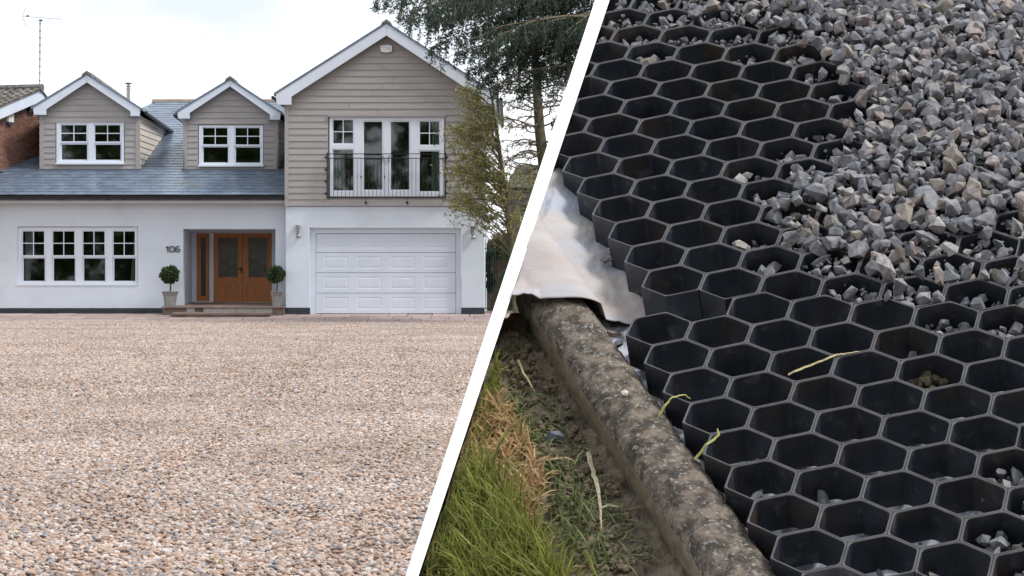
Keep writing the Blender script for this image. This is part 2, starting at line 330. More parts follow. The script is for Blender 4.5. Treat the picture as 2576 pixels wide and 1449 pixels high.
def barge(T, apx, apo, api, lx, ly, lb, inx, iny, rx, ry, rb, rinx, riny, Y, dep=.05):
    """white barge board with boxed ends"""
    mb = MB(); P = lambda x, y: at(x, y, Y)
    mb.prism([P(apx, apo), P(lx, ly), P(lx + 2, lb), P(inx, lb), P(inx, iny), P(apx, api)], (0, dep, 0))
    o1 = T.part('barge_board', mb, M_white)
    mb = MB().prism([P(apx + .3, api), P(rinx, riny), P(rinx, rb), P(rx - 2, rb), P(rx, ry), P(apx + .3, apo)], (0, dep, 0))
    return o1, T.part('barge_board', mb, M_white)
barge(H, 972, 60, 89, 694, 236, 263, 733, 243, 1249, 240, 265, 1209, 246, YG - .32)
def gable_roof(T, apx, apo, lx, ly, rx, ry, Ya, Yb, th=.07, cap=True, fallb=0.):
    a, l, r = at(apx, apo, Ya), at(lx, ly, Ya), at(rx, ry, Ya)
    for e, nm in ((l, 'roof_slope'), (r, 'roof_slope')):
        dv = (e - a).normalized(); e2 = e + dv * .08
        mb = MB(); up = Vector((0, 0, th)); back = Vector((0, Yb - Ya, -fallb * (Yb - Ya)))
        T.part(nm, mb.poly([a, e2, e2 + up, a + up, a + back, e2 + back, e2 + up + back, a + up + back], [(0, 1, 2, 3), (1, 5, 6, 2), (4, 7, 6, 5), (3, 2, 6, 7), (0, 4, 5, 1)]), M_slate)
        s = 1 if e is r else -1
        T.part('gutter', MB().tube([e2 + Vector((s * .06, .3, -.04)), e2 + Vector((s * .06, Yb - Ya, -.04 - fallb * (Yb - Ya)))], .055, 6), M_black)
        T.part('soffit', MB().quad(e + Vector((0, .1, -.2)), e + Vector((-s * .42, .1, -.2)), e + Vector((-s * .42, Yb - Ya, -.2 - fallb * (Yb - Ya))), e + Vector((0, Yb - Ya, -.2 - fallb * (Yb - Ya)))), M_white)
    if cap:
        n = max(1, int((Yb - Ya) / .9))
        for i in range(n):
            c = a + Vector((0, i * .9 - .03, th - fallb * i * .9)); T.part('ridge_tile', MB().prism([c + Vector((-.16, 0, -.10)), c + Vector((-.13, 0, -.02)), c + Vector((0, 0, .07)), c + Vector((.13, 0, -.02)), c + Vector((.16, 0, -.10)), c + Vector((0, 0, .0))], (0, .88, 0)), mat('grey_ridge', (.22, .20, .18), .85, .2, vary=.12))
gable_roof(H, 972, 60, 694, 236, 1249, 240, YG - .34, 77)
# main roof: slates
RT = .29; YE = 65.0; ZE = at(0, 492, YE).z; X0, X1 = -16.35, at(716, 0, YG).x + .1
U_R = 13.2
def roofp(X, u): return Vector((X, YE + u, ZE + RT * u))
def left_edge(u): return -15.9 + .3 * (u - 3.07) if u > 1.2 else -16.46
H.part('roof_deck', MB().prism([roofp(-16.5, .05) - Vector((0, 0, .03)), roofp(X1, .05) - Vector((0, 0, .03)), roofp(X1, U_R) - Vector((0, 0, .03)), roofp(left_edge(U_R), U_R) - Vector((0, 0, .03)), roofp(-16.46, 1.2) - Vector((0, 0, .03))], (0, 0, -.12)), M_slate)
H.part('roof_rear', MB().prism([roofp(left_edge(U_R), U_R), roofp(X1 + 1, U_R), roofp(X1 + 1, U_R) + Vector((0, 5, -3)), roofp(left_edge(U_R), U_R) + Vector((0, 5, -3))], (0, 0, -.1)), M_slate)
gw, gg = .29, .35; sn = math.sqrt(1 + RT * RT); sup = Vector((0, 1 / sn, RT / sn)); nrm = Vector((0, -RT / sn, 1 / sn))
sl_len = gg * sn * 1.75
def slate_mesh(wd):
    mb = MB(); A = Vector((-wd / 2, 0, 0)); B_ = Vector((wd / 2, 0, 0)); top = sup * sl_len
    t = nrm * .012; lo = nrm * .022
    q = [A + lo, B_ + lo, B_ + top + t * .2, A + top + t * .2, A + lo + t, B_ + lo + t, B_ + top + t, A + top + t]
    return mb.poly(q, [(0, 3, 2, 1), (4, 5, 6, 7), (0, 1, 5, 4), (1, 2, 6, 5), (2, 3, 7, 6), (3, 0, 4, 7)])
smesh = slate_mesh(gw - .006).mesh('slate')
rest = MB(); count = 0; u = 0.; r = 0
while u < U_R - .2:
    x = X0 + (gw / 2 if r % 2 else 0)
    while x < X1 - gw * .4:
        if x - gw / 2 > left_edge(u + .2):
            p = roofp(x + random.uniform(-.004, .004), u + random.uniform(-.006, .006)) + nrm * random.uniform(0, .004)
            if count < 300: H.piece('slate', smesh, M_slate, p, rot=(random.uniform(-.004, .004), 0, random.uniform(-.006, .006))); count += 1
            else:
                s_ = slate_mesh(gw - .006); rest.poly([Vector(v) + p for v in s_.v], s_.f)
        x += gw
    u += gg; r += 1
tag(H.part('upper_slates', rest, M_slate), kind='stuff')
ri = roofp(0, U_R)
for i in range(24): H.part('ridge_tile', MB().prism([(left_edge(U_R) + i * .45 + dx, ri.y + dy, ri.z + dz) for dx, dy, dz in ((0, -.14, -.01), (0, -.10, .06), (0, 0, .10), (0, .10, .06), (0, .14, -.01))], (.44, 0, 0)), M_ridge)
# eaves of the main roof
e0, e1 = at(-60, 492, 64.95), at(716, 492, 64.95)
H.part('gutter', MB().prism([Vector((e0.x, 64.86, e0.z - .10)) + Vector((0, dy, dz)) for dy, dz in ((-.02, .09), (.0, .0), (.05, -.02), (.1, .0), (.12, .09))], (e1.x - e0.x, 0, 0)), M_black)
for bx in (43, 152, 268, 306, 392, 494, 618, 709): H.part('gutter_bracket', MB().pbox(bx, 500, bx + 5, 503.5, 64.9, 65.0), M_black)
H.part('fascia', MB().pbox(-60, 495, 716, 505, 65.06, 65.09), M_cream); H.part('eaves_trim', MB().pbox(-60, 505.5, 717, 511, 65.1, 65.18), M_white)
s0, s1 = at(-60, 511, 65.1), at(717, 511, 65.1)
H.part('soffit', MB().box(s0.x, 65.19, s0.z + .02, s1.x, YM - .01, s0.z + .05), M_cream)
# flue
fl = at(323, 253, 79.5)
H.part('flue', MB().lathe((fl.x, 79.5, fl.z - .8), [(.075, 0), (.075, 1.2), (.085, 1.2), (.085, 1.25), (.06, 1.26), (.06, 1.3), (.1, 1.31), (.1, 1.33), (.06, 1.34), (.06, 1.39), (.12, 1.4), (.13, 1.44), (.03, 1.47)], 14), M_steel, smooth=False)

# dormers
YD = 68.07
def dormer(apx, apo, api, lx, ly, lb, inx, iny, rx, ry, rb, rinx, riny, wl, wr, wb, win, apc, step, lights):
    mb = MB(); Yw = YD + .02; P = lambda x, y: at(x, y, Yw)
    ft = rb + 4
    holed(mb, wl + .5, ft, wr - .5, wb, [win], Yw, Yw + .25); mb.prism([P(wl + .5, ft - .1), P(wr - .5, ft - .1), P(apx, apc - 2)], (0, .25, 0))
    body = H.part('dormer', mb, M_board)
    slope = ((rinx - apx) / (riny - api))
    siding(H, body, wl + 9, wr - 9, 0, wb, step, apx, apc, slope, YD - .01, [(win[0] - 2, win[1] - 2, win[2] + 2, win[3] + 3)])
    for xa, xb in ((wl, wl + 10), (wr - 10, wr)): H.part('corner_board', MB().pbox(xa, lb + 1, xb, wb + 1, YD - .045, YD + .05), M_board, body)
    # side cheeks: boards running back until the roof slope meets them
    zb, zt = at(0, wb, YD).z, at(0, rb, YD).z
    for sx, xx in ((1, at(wr, 0, YD).x), (-1, at(wl, 0, YD).x)):
        bh = (zt - zb) / 9; mb2 = MB()
        mb2.quad((xx - sx * .03, YD + .05, zb), (xx - sx * .03, YD + .05, zt), (xx - sx * .03, YE + (zt - ZE) / RT, zt), (xx - sx * .03, YE + (zb - ZE) / RT, zb)); H.part('cheek', mb2, M_board, body)
        for i in range(9):
            z0, z1 = zb + i * bh, zb + (i + 1) * bh; y0, y1 = max(YD + .06, YE + (z0 - ZE) / RT), YE + (z1 - ZE) / RT
            q = [(xx + sx * .022, YD + .055, z0), (xx + sx * .022, y0 + .02, z0), (xx, y1, z1), (xx, YD + .055, z1)]
            H.part('cladding_board', MB().prism(q, (-sx * .02, 0, 0)), mat('lit_cream_cheek', (.60, .55, .49), .75, .25, (.56, .51, .455), 5, vary=.03, bump=(90, .3, .003)), body)  # sunlight on the cheeks is put into this lighter cream cladding colour
    barge(H, apx, apo, api, lx, ly, lb, inx, iny, rx, ry, rb, rinx, riny, YD - .27)
    gable_roof(H, apx, apo, lx, ly, rx, ry, YD - .29, 77.8, fallb=.045)
    fx = at((wl + wr) / 2, wb, YD)
    H.part('lead_flashing', MB().box(at(wl, 0, YD).x - .04, YD - .14, ZE + RT * (YD - .14 - YE) + .035, at(wr, 0, YD).x + .04, YD - .0, ZE + RT * (YD - YE) + .045), mat('lead_grey', (.10, .115, .135), .5, .4))

def window(outer, Yf, lights, sill=True, curtains=(), gl=None, deep=1.2, name='window', merge=True):
    """outer frame > sash rings, glazing bars, one pane per opening, sill; a dim room behind. lights: (glass rect, nx, ny)"""
    gl = gl or M_glass; holes = [(a - 3.2, b - 3.2, c + 3.2, d + 3.2) for (a, b, c, d), nx, ny in lights]
    hh = []                                              # merge stacked sashes into one frame hole
    for h in holes:
        for k_ in hh:
            if merge and abs(k_[0] - h[0]) < 12 and abs(k_[2] - h[2]) < 12: k_[0] = min(k_[0], h[0]); k_[2] = max(k_[2], h[2]); k_[1] = min(k_[1], h[1]); k_[3] = max(k_[3], h[3]); break
        else: hh.append(list(h))
    fr = H.part(name, holed(MB(), *outer, [tuple(h) for h in hh], Yf, Yf + .12), M_upvc)
    for i, ((a, b, c, d), nx, ny) in enumerate(lights):
        o = next(k_ for k_ in hh if k_[0] <= a and k_[2] >= c and k_[1] <= b and k_[3] >= d)
        low = merge and any(l[0][3] < b and abs(l[0][0] - a) < 12 for l in lights); up = merge and any(l[0][1] > d and abs(l[0][0] - a) < 12 for l in lights)
        ys = Yf + (.065 if low else .025); yb = b - (4 if low else 3.1); yd = d + (4 if up else 3.1)
        ring(mb := MB(), (o[0] + .1, yb, o[2] - .1, yd), (a, b, c, d), ys, ys + .04); H.part('sash', mb, M_upvc, fr)
        for ix in range(1, nx): x = a + (c - a) * ix / nx; H.part('glazing_bar', MB().pbox(x - 1.1, b, x + 1.1, d, ys + .004, ys + .036), M_upvc, fr)
        for iy in range(1, ny):
            y = b + (d - b) * iy / ny
            for ix in range(nx):
                xa = a + (c - a) * ix / nx + (1.1 if ix else 0); xb = a + (c - a) * (ix + 1) / nx - (1.1 if ix < nx - 1 else 0)
                H.part('glazing_bar', MB().pbox(xa, y - 1.1, xb, y + 1.1, ys + .005, ys + .035), M_upvc, fr)
        for ix in range(nx):
            for iy in range(ny):
                x, x2 = a + (c - a) * ix / nx, a + (c - a) * (ix + 1) / nx; y, y2 = b + (d - b) * iy / ny, b + (d - b) * (iy + 1) / ny
                H.part('pane', MB().pbox(x, y, x2, y2, ys + .018, ys + .024), gl, fr)
    if sill: H.part('sill', MB().pbox(outer[0] - 2.5, outer[3] - 2.5, outer[2] + 1, outer[3] + 1.5, Yf - .09, Yf - .002), M_upvc, fr)
    a, b = at(outer[0] + 1, outer[3] - 1, Yf), at(outer[2] - 1, outer[1] + 1, Yf)
    y0, y1 = Yf + .13, Yf + .13 + deep
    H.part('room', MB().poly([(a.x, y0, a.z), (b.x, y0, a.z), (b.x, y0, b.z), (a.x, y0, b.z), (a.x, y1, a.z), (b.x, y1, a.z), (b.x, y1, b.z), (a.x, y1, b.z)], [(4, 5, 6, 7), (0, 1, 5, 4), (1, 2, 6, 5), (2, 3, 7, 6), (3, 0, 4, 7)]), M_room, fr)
    for (xa, xb, xc, ya, yb) in curtains:  # drawn back                # xa..xb at the top, xa..xc at the foot
        n = 14; mbc = MB(); top = []; bot = []
        for i in range(n + 1):
            dy = .05 * math.sin(i * 2.3) + .02 * math.sin(i * 5.1); t = i / n
            p = at(xa + (xb - xa) * t, ya, Yf); q = at(xa + (xc - xa) * t, yb, Yf); top.append((p.x, Yf + .19 + dy, p.z)); bot.append((q.x, Yf + .19 + dy, q.z))
        for i in range(n): mbc.quad(bot[i], bot[i + 1], top[i + 1], top[i])
        H.part('curtain', mbc, M_curtain, fr)
    return fr
dormer(218, 189, 207, 83, 271, 288.5, 116, 275, 353, 275, 291.5, 328, 280, 99.5, 351, 429, (141.5, 306.5, 312, 412.5), 204, 15, None)
dormer(578.5, 202, 217, 446, 282, 298, 477, 284, 706, 285, 301, 679, 288, 461, 700, 432, (500, 315.5, 662.5, 418), 214, 15, None)
window((142, 307, 311.5, 412), YD - .02, [((154, 315, 217.5, 355.5), 2, 2), ((155.5, 363.5, 219, 401.5), 1, 1), ((239, 315, 302, 356), 2, 2), ((240.5, 364, 303.5, 402), 1, 1)])
window((500.5, 316, 662, 417.5), YD - .02, [((511, 322, 572, 363), 2, 2), ((512, 370.5, 573.5, 408.5), 1, 1), ((592.5, 322, 653, 363.5), 2, 2), ((593.5, 371, 654.5, 409), 1, 1)])
gl4 = []
for x in (57.5, 133.5, 209.5, 285.5): gl4 += [((x, 582, x + 53.5, 642), 2, 2), ((x + 2, 650, x + 55, 706.5), 1, 1)]
window((44, 571.5, 346, 717), YM + .07, gl4, curtains=((60, 82, 72, 580, 707), (338, 334, 326, 600, 707)))
# french window over the garage
fw = window((829, 295, 1117.5, 495.5), YG - .03, [((838.5, 302, 888, 360.5), 2, 2), ((838.5, 377.5, 888, 479), 1, 1), ((915.5, 306.5, 961, 477), 1, 1), ((983.5, 306.5, 1029, 477), 1, 1), ((1056.5, 305.5, 1104.5, 364), 2, 2), ((1056.5, 381, 1104.5, 481), 1, 1)],
            sill=False, merge=False, curtains=((838, 866, 868, 370, 480), (1106, 1086, 1084, 300, 482)), deep=2.0)
for x in (963.5, 978.5):
    H.part('door_handle', MB().pbox(x - 1.2, 391, x + 1.2, 407, YG - .065, YG - .035).pbox(min(x, x + (9 if x > 970 else -9)), 391.5, max(x, x + (9 if x > 970 else -9)), 393.5, YG - .09, YG - .07), M_steel, fw)
# juliet balcony
YJ = YG - .24
bal = H.part('balcony_railing', MB().pbox(824, 386, 1120, 388, YJ, YJ + .035).pbox(824, 397, 1120, 399, YJ + .003, YJ + .03).pbox(824, 494, 1120, 497.5, YJ, YJ + .035), M_iron)
bm_ = MB().pbox(0, 399, 1.0, 494, YJ, YJ + .012); z0 = at(0, 494, YJ).z
for i in range(30):
    x = 829.5 + i * 9.85
    p = at(x, 494, YJ); q = at(x, 399, YJ)
    mb = MB().box(p.x - .006, YJ + .01, p.z, p.x + .006, YJ + .022, q.z)
    if i % 6 == 2: k = at(x, 445, YJ); mb.lathe((p.x, YJ + .016, k.z - .05), [(.006, 0), (.016, .02), (.02, .05), (.016, .08), (.006, .1)], 6)
    H.part('baluster', mb, M_iron, bal)
for x in (823, 1121):
    p0, p1 = at(x, 498, YJ), at(x, 384, YJ); H.part('end_post', MB().box(p0.x - .02, YJ - .003, p0.z, p0.x + .02, YG - .05, p0.z + .03).box(p0.x - .02, YJ - .002, p1.z - .03, p0.x + .02, YG - .05, p1.z).box(p0.x - .018, YJ - .004, p0.z, p0.x + .018, YJ + .036, p1.z), M_iron, bal)
    for y in (396, 427, 457, 487):
        c = at(x + (-3 if x < 900 else 3), y, YJ); H.part('rosette', MB().prism([c + Vector(v) for v in ((-.05, 0, 0), (0, 0, -.05), (.05, 0, 0), (0, 0, .05))], (0, .03, 0)), M_iron, bal)
for x in (920.5, 1024):
    c = at(x, 510, YJ + .1); H.part('finial', MB().tube([(c.x, c.y, c.z), (c.x, c.y, at(0, 496, YJ + .1).z)], .009, 5).prism([c + Vector(v) for v in ((-.05, 0, 0), (0, 0, -.055), (.05, 0, 0), (0, 0, .055))], (0, .03, 0)), M_iron, bal)
# garage door
YGD = YG + .16
H.part('garage_frame', holed(MB(), 779.5, 573, 1160.5, 791, [(794, 587, 1147, 795)], YGD - .02, YGD + .1), M_white)
gd = H.part('garage_door', MB().pbox(794, 587, 1147, 790.5, YGD + .05, YGD + .1), M_plinth)
ys = (587.6, 635.2, 686, 737.4, 788.6)
for i in range(4):
    t, b_ = ys[i] + .5, ys[i + 1] - .5
    cols = [(814.2 + c * 83.7, 814.2 + c * 83.7 + 62.5) for c in range(4)]
    holes = [(x0, t + 9, x1, b_ - 9.5) for x0, x1 in cols]
    pn = H.part('door_panel', holed(MB(), 795, t, 1146, b_, holes, YGD + .02, YGD + .045), M_white, gd)
    for (x0, y0, x1, y1) in holes:                       # embossed cassette: sunk moulding and raised field
        A = lambda x, y, Y: (lambda q: (q.x, Y, q.z))(at(x, y, YGD + .02))
        i1, i2 = 2.6, 7.; Yi, Yo = YGD + .027, YGD + .021
        R0 = [A(x0, y1, YGD + .02), A(x1, y1, YGD + .02), A(x1, y0, YGD + .02), A(x0, y0, YGD + .02)]
        R1 = [A(x0 + i1, y1 - i1, Yi), A(x1 - i1, y1 - i1, Yi), A(x1 - i1, y0 + i1, Yi), A(x0 + i1, y0 + i1, Yi)]
        R2 = [A(x0 + i2, y1 - i2, Yo), A(x1 - i2, y1 - i2, Yo), A(x1 - i2, y0 + i2, Yo), A(x0 + i2, y0 + i2, Yo)]
        H.part('embossed_field', MB().poly(R0 + R1 + R2, [(k, (k + 1) % 4, 4 + (k + 1) % 4, 4 + k) for k in range(4)] + [(4 + k, 4 + (k + 1) % 4, 8 + (k + 1) % 4, 8 + k) for k in range(4)] + [(8, 9, 10, 11)]), M_white, gd)
# front door in its recess
YR = 68.0
def rz(x, y, Y): return at(x, y, Y)
lf = at(461, 576, YM + .3); rt = at(693, 576, YM + .3); bx0 = at(490, 586, YR); bx1 = at(697, 586, YR)
H.part('porch_lining', MB().quad((lf.x, YM + .3, .2), (bx0.x - .08, YR, .2), (bx0.x - .08, YR, bx0.z), (lf.x, YM + .3, lf.z)).quad((rt.x, YM + .3, .2), (rt.x, YM + .3, lf.z), (bx1.x, YR, bx0.z), (bx1.x, YR, .2)).quad((lf.x, YM + .3, lf.z), (bx0.x - .08, YR, bx0.z), (bx1.x, YR, bx0.z), (rt.x, YM + .3, lf.z)), M_render)
H.part('door_surround', holed(MB(), 468, 583, 706, 760, [(494, 587, 527, 758), (537, 587, 684, 760)], YR - .03, YR + .1), M_white)
fd = H.part('front_door', MB().pbox(494, 587, 527, 758, YR + .07, YR + .1).pbox(537, 587, 684, 760, YR + .07, YR + .1), M_plinth)
H.part('side_light', holed(MB(), 494.3, 587.3, 526.7, 757.7, [(505.5, 597, 517.5, 745)], YR, YR + .05), M_wood, fd)
H.part('pane', MB().pbox(505.5, 597, 517.5, 745, YR + .02, YR + .026), M_glassd, fd)
for x0, x1, g0, g1, pans in ((537.4, 610.5, 549.5, 598, ((549, 571), (577, 601))), (611.2, 683.6, 624.8, 672.5, ((621, 645.5), (653.5, 676)))):
    holes = [(g0, 598, g1, 697.5)] + [(p0, 713, p1, 747.5) for p0, p1 in pans]
    H.part('door_leaf', holed(MB(), x0, 587.3, x1, 759.7, holes, YR - .005, YR + .045), M_wood, fd)
    H.part('pane', MB().pbox(g0, 598, g1, 697.5, YR + .018, YR + .024), M_glassd, fd)
    ring(mb := MB(), (g0 - 2.2, 595.8, g1 + 2.2, 699.7), (g0, 598, g1, 697.5), YR - .022, YR - .006); H.part('glass_bead', mb, M_wood, fd)
    for p0, p1 in pans:
        ring(mb := MB(), (p0, 713, p1, 747.5), (p0 + 3, 716, p1 - 3, 744.5), YR + .018, YR + .04); mb.pbox(p0 + 3, 716, p1 - 3, 744.5, YR + .006, YR + .04); H.part('raised_panel', mb, M_wood, fd)
    for k in range(6):                                   # leaded scroll in the glass
        cx, cy = g0 + (g1 - g0) * (.25 + .5 * (k % 2)), 615 + 14 * k; pts = [at(cx + 6 * math.cos(t * .7) * (1 - t / 14), cy + 8 * math.sin(t * .7) * (1 - t / 14), YR + .016) for t in range(10)]
        H.part('leading', MB().tube(pts, .0022, 4), M_steel, fd)
H.part('door_handle', MB().pbox(605, 672, 609, 687, YR - .03, YR - .006).pbox(598, 674, 607, 676.5, YR - .07, YR - .045), M_iron, fd)
c = at(607, 647, YR - .03); H.part('door_lock', MB().prism([c + Vector((.02 * math.cos(k), 0, .02 * math.sin(k))) for k in np.linspace(0, 5.5, 8)], (0, .02, 0)), M_steel, fd)

# house number 106 as raised digits
yn = YM - .03
def stroke(mb, pts, wd, Y, dep):
    """flat thick polyline in the wall plane"""
    pts = [at(x, y, Y) for x, y in pts]; L_ = []; R_ = []
    for i, p in enumerate(pts):
        t = (pts[min(i + 1, len(pts) - 1)] - pts[max(i - 1, 0)]).normalized(); nn = Vector((-t.z, 0, t.x)) * wd; L_.append(p + nn); R_.append(p - nn)
    for i in range(len(pts) - 1): mb.prism([L_[i], R_[i], R_[i + 1], L_[i + 1]], (0, dep, 0))
    return mb
def rr(x0, y0, x1, y1, r_, n=4):
    out = []
    for cx, cy, a0 in ((x1 - r_, y0 + r_, -90), (x1 - r_, y1 - r_, 0), (x0 + r_, y1 - r_, 90), (x0 + r_, y0 + r_, 180)):
        for k in range(n + 1): t = math.radians(a0 + 90 * k / n); out.append((cx + r_ * math.cos(t), cy + r_ * math.sin(t)))
    return out + [out[0]]
HN = Thing('house_number', at(434, 634, yn), 'dark raised house number 106 on the white wall left of the porch', 'house number')
HN.part('digit_one', stroke(stroke(MB(), [(422.3, 619), (422.3, 634.4)], .016, yn, .03), [(422.1, 620.5), (416.8, 624)], .014, yn + .002, .027), M_number)
HN.part('digit_zero', stroke(MB(), rr(427.4, 620.2, 438.2, 633.2, 3.6), .0145, yn, .03), M_number)
HN.part('digit_six', stroke(stroke(MB(), rr(441.8, 626.6, 452, 633.2, 2.6), .0125, yn, .03), [(450.8, 620.0), (445.4, 620.2), (442.2, 622.8), (441.9, 628)], .0125, yn + .002, .027), M_number)

# alarm box on the gable
AB = Thing('alarm_box', at(971.5, 131, YG - .1), 'white burglar alarm box near the top of the clad gable', 'alarm box')
mb = MB(); o_ = [at(x, y, YG - .18) for x, y in ((957.5, 115.5), (963, 113.8), (971.5, 113), (980, 113.8), (985.5, 115.5), (986, 122), (985.5, 128.5), (980, 130.8), (971.5, 131.6), (963, 130.8), (957.5, 128.5), (957, 122))]
AB.part('cover', mb.prism(o_, (0, .12, 0)), M_alarm)
mb = MB()
stroke(mb, [(961.5, 120.5), (963.5, 117.2), (966, 116.6), (968.2, 118.2)], .007, YG - .187, .004); stroke(mb, [(968.3, 118.6), (970.2, 120.4), (971.6, 120.6)], .007, YG - .187, .004)
AB.part('logo', mb, M_logo)
mb = MB()
for x0, x1, y in ((974.3, 976.2, 119.3), (976.9, 979, 119.3), (979.6, 982, 119.3), (973.2, 978, 123.3), (979, 983.2, 123.3)): stroke(mb, [(x0, y), (x1, y)], .0075, YG - .187, .004)
AB.part('print', mb, M_logo)
# wall lamps
def wall_lamp(x, y, label):
    T = Thing('wall_lamp', at(x, y, YG - .05), label, 'wall lamp', 'steel lamps either side of the garage door'); c = at(x, y, YG - .12)
    T.part('bracket', MB().ball((c.x + .02, YG - .07, c.z), .07).tube([(c.x + .02, YG - .08, c.z), (c.x, YG - .13, c.z + .09)], .02, 6), M_steel, smooth=True)
    T.part('shade', MB().lathe((c.x, YG - .13, c.z + .09), [(.05, 0), (.05, .015), (.05, .2), (.052, .22)], 12), M_lampglass)
    T.part('lamp_core', MB().lathe((c.x, YG - .13, c.z + .09), [(.02, 0), (.02, .14), (.008, .16)], 8), M_steel)
    for k in range(4): a_ = math.pi / 4 + k * math.pi / 2; px_, py_ = c.x + .06 * math.cos(a_), YG - .13 + .06 * math.sin(a_); T.part('rod', MB().tube([(px_, py_, c.z + .085), (px_, py_, c.z + .325)], .005, 4), M_steel)
    T.part('cap', MB().lathe((c.x, YG - .13, c.z + .31), [(.12, 0), (.12, .008), (.03, .025)], 14), M_steel)
    T.part('base_ring', MB().lathe((c.x, YG - .13, c.z + .075), [(.062, 0), (.062, .015), (.02, .016)], 12), M_steel)
wall_lamp(748, 594, 'steel wall lamp between the front door and the garage'); wall_lamp(1188.5, 597, 'steel wall lamp right of the garage under the tree')

# porch steps
ST = Thing('porch_steps', (at(560, 792, 65).x, 64.6, .13), 'brown stone steps and landing in front of the wooden door', 'steps')
def zf(y, Y): return at(0, y, Y).z
xl, xr = at(407, 0, 64.6).x, at(716, 0, 64.6).x; ztop = zf(771, 64.6)
ST.part('landing', MB().box(xl + .04, 64.66, .05, xr - .03, YR - .04, ztop - .05), M_joint)
n = 5; xs_ = np.linspace(xl, xr, n + 1)
for i in range(n):
    z1 = zf(760.3, YR); z0 = ztop
    for ya, yb in ((64.58, 65.2), (65.21, 66.2), (66.21, YR - .05)):
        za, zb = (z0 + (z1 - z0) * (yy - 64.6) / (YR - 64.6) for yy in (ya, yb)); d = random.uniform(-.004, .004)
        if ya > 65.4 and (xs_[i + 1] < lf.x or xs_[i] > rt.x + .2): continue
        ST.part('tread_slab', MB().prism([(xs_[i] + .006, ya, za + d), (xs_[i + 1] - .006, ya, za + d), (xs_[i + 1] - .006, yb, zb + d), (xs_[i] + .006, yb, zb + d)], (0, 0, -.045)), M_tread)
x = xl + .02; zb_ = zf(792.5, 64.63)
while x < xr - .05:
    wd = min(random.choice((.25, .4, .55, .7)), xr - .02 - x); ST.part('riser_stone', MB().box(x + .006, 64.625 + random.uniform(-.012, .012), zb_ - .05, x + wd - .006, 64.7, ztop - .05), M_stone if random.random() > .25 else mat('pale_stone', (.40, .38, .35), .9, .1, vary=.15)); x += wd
lx0, lx1 = at(431, 0, 64.1).x, at(679, 0, 64.1).x; zt2 = zf(787.5, 64.1)
ST.part('lower_core', MB().box(lx0 + .04, 64.16, .0, lx1 - .04, 64.6, zt2 - .05), M_joint)
xs_ = np.linspace(lx0, lx1, 4)
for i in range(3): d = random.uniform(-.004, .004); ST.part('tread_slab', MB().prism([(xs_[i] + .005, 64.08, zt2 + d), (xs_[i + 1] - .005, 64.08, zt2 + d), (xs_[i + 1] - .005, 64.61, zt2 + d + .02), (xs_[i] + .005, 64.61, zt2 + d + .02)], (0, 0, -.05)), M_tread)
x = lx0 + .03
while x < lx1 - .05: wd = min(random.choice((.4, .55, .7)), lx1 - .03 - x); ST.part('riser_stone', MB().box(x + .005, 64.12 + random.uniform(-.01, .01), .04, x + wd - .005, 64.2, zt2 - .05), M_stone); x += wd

# potted topiary trees
def leaf_quads(P, size, aspect=.5, droop=0., jitter=.35, dirs=None):
    """diamond leaves at points P"""
    n = len(P); P = np.asarray(P); a = rng.normal(size=(n, 3)) if dirs is None else dirs + rng.normal(size=(n, 3)) * jitter
    a[:, 2] -= droop; a /= np.linalg.norm(a, axis=1)[:, None] + 1e-9; b = np.cross(a, rng.normal(size=(n, 3))); b /= np.linalg.norm(b, axis=1)[:, None] + 1e-9
    s = (size * rng.uniform(.6, 1.3, n))[:, None]; V = np.stack([P, P + a * s * .5 + b * s * aspect * .5, P + a * s, P + a * s * .5 - b * s * aspect * .5], 1)
    return V.reshape(-1, 3), np.arange(4 * n).reshape(-1, 4)
def leaf_obj(name, T, P, size, m, **k):
    V, Fq = leaf_quads(P, size, **k); return link(name, arr_mesh(name, V - np.array(T.loc), Fq), m, T.o)
def topiary(x, ytop, ybot, halfw, cx, cy, cr_, Y, yaw, label):
    b_ = at(x, ybot, Y); t_ = at(x, ytop, Y); T = Thing('potted_topiary', b_, label, 'potted tree', 'clipped bay trees flanking the front door')
    hw = halfw / F * Y; h = t_.z - b_.z; prof = [(hw * .66, 0), (hw * .70, h * .3), (hw * .80, h * .68), (hw * .96, h * .93), (hw, h * .96), (hw, h)]
    mb = MB(); cs = [(math.cos(yaw + k * math.pi / 2 + math.pi / 4) * 1.25, math.sin(yaw + k * math.pi / 2 + math.pi / 4) * 1.25) for k in range(4)]
    for r_, z in prof + [(hw * .9, h), (hw * .88, h * .93)]:
        for cxx, cyy in cs: mb.v.append((b_.x + cxx * r_, b_.y + cyy * r_, b_.z + z))
    for i in range(len(prof) + 1):
        for k in range(4): mb.f.append((i * 4 + k, i * 4 + (k + 1) % 4, i * 4 + 4 + (k + 1) % 4, i * 4 + 4 + k))
    T.part('planter', mb, M_pot); s_ = hw * .885
    T.part('soil', MB().poly([(b_.x + cxx * s_, b_.y + cyy * s_, b_.z + h * .935) for cxx, cyy in cs], [(0, 1, 2, 3)]), M_soil)
    c = at(cx, cy, Y); r_ = cr_ / F * Y
    T.part('stem', MB().tube([(b_.x, Y, b_.z + h * .9), (b_.x + .02, Y + .01, (c.z + t_.z) / 2), (c.x, Y, c.z)], [.028, .022, .02], 7), M_stem)
    P = []; 
    while len(P) < 2600:
        v = rng.normal(size=3); v /= np.linalg.norm(v); rad = r_ * (1 - .22 * rng.random() ** 2) * (1 + .11 * math.sin(5 * v[0] + cx) * math.sin(6 * v[2] + cx * .3) + .07 * math.sin(11 * v[1] + cx))
        if rng.random() < .1: rad *= rng.random()
        P.append(np.array(c) + v * rad * np.array((1, 1, .93)))
    P = np.array(P); leaf_obj('crown', T, P, .075, M_topi, aspect=.5, dirs=(P - np.array(c)) / r_, jitter=.7)
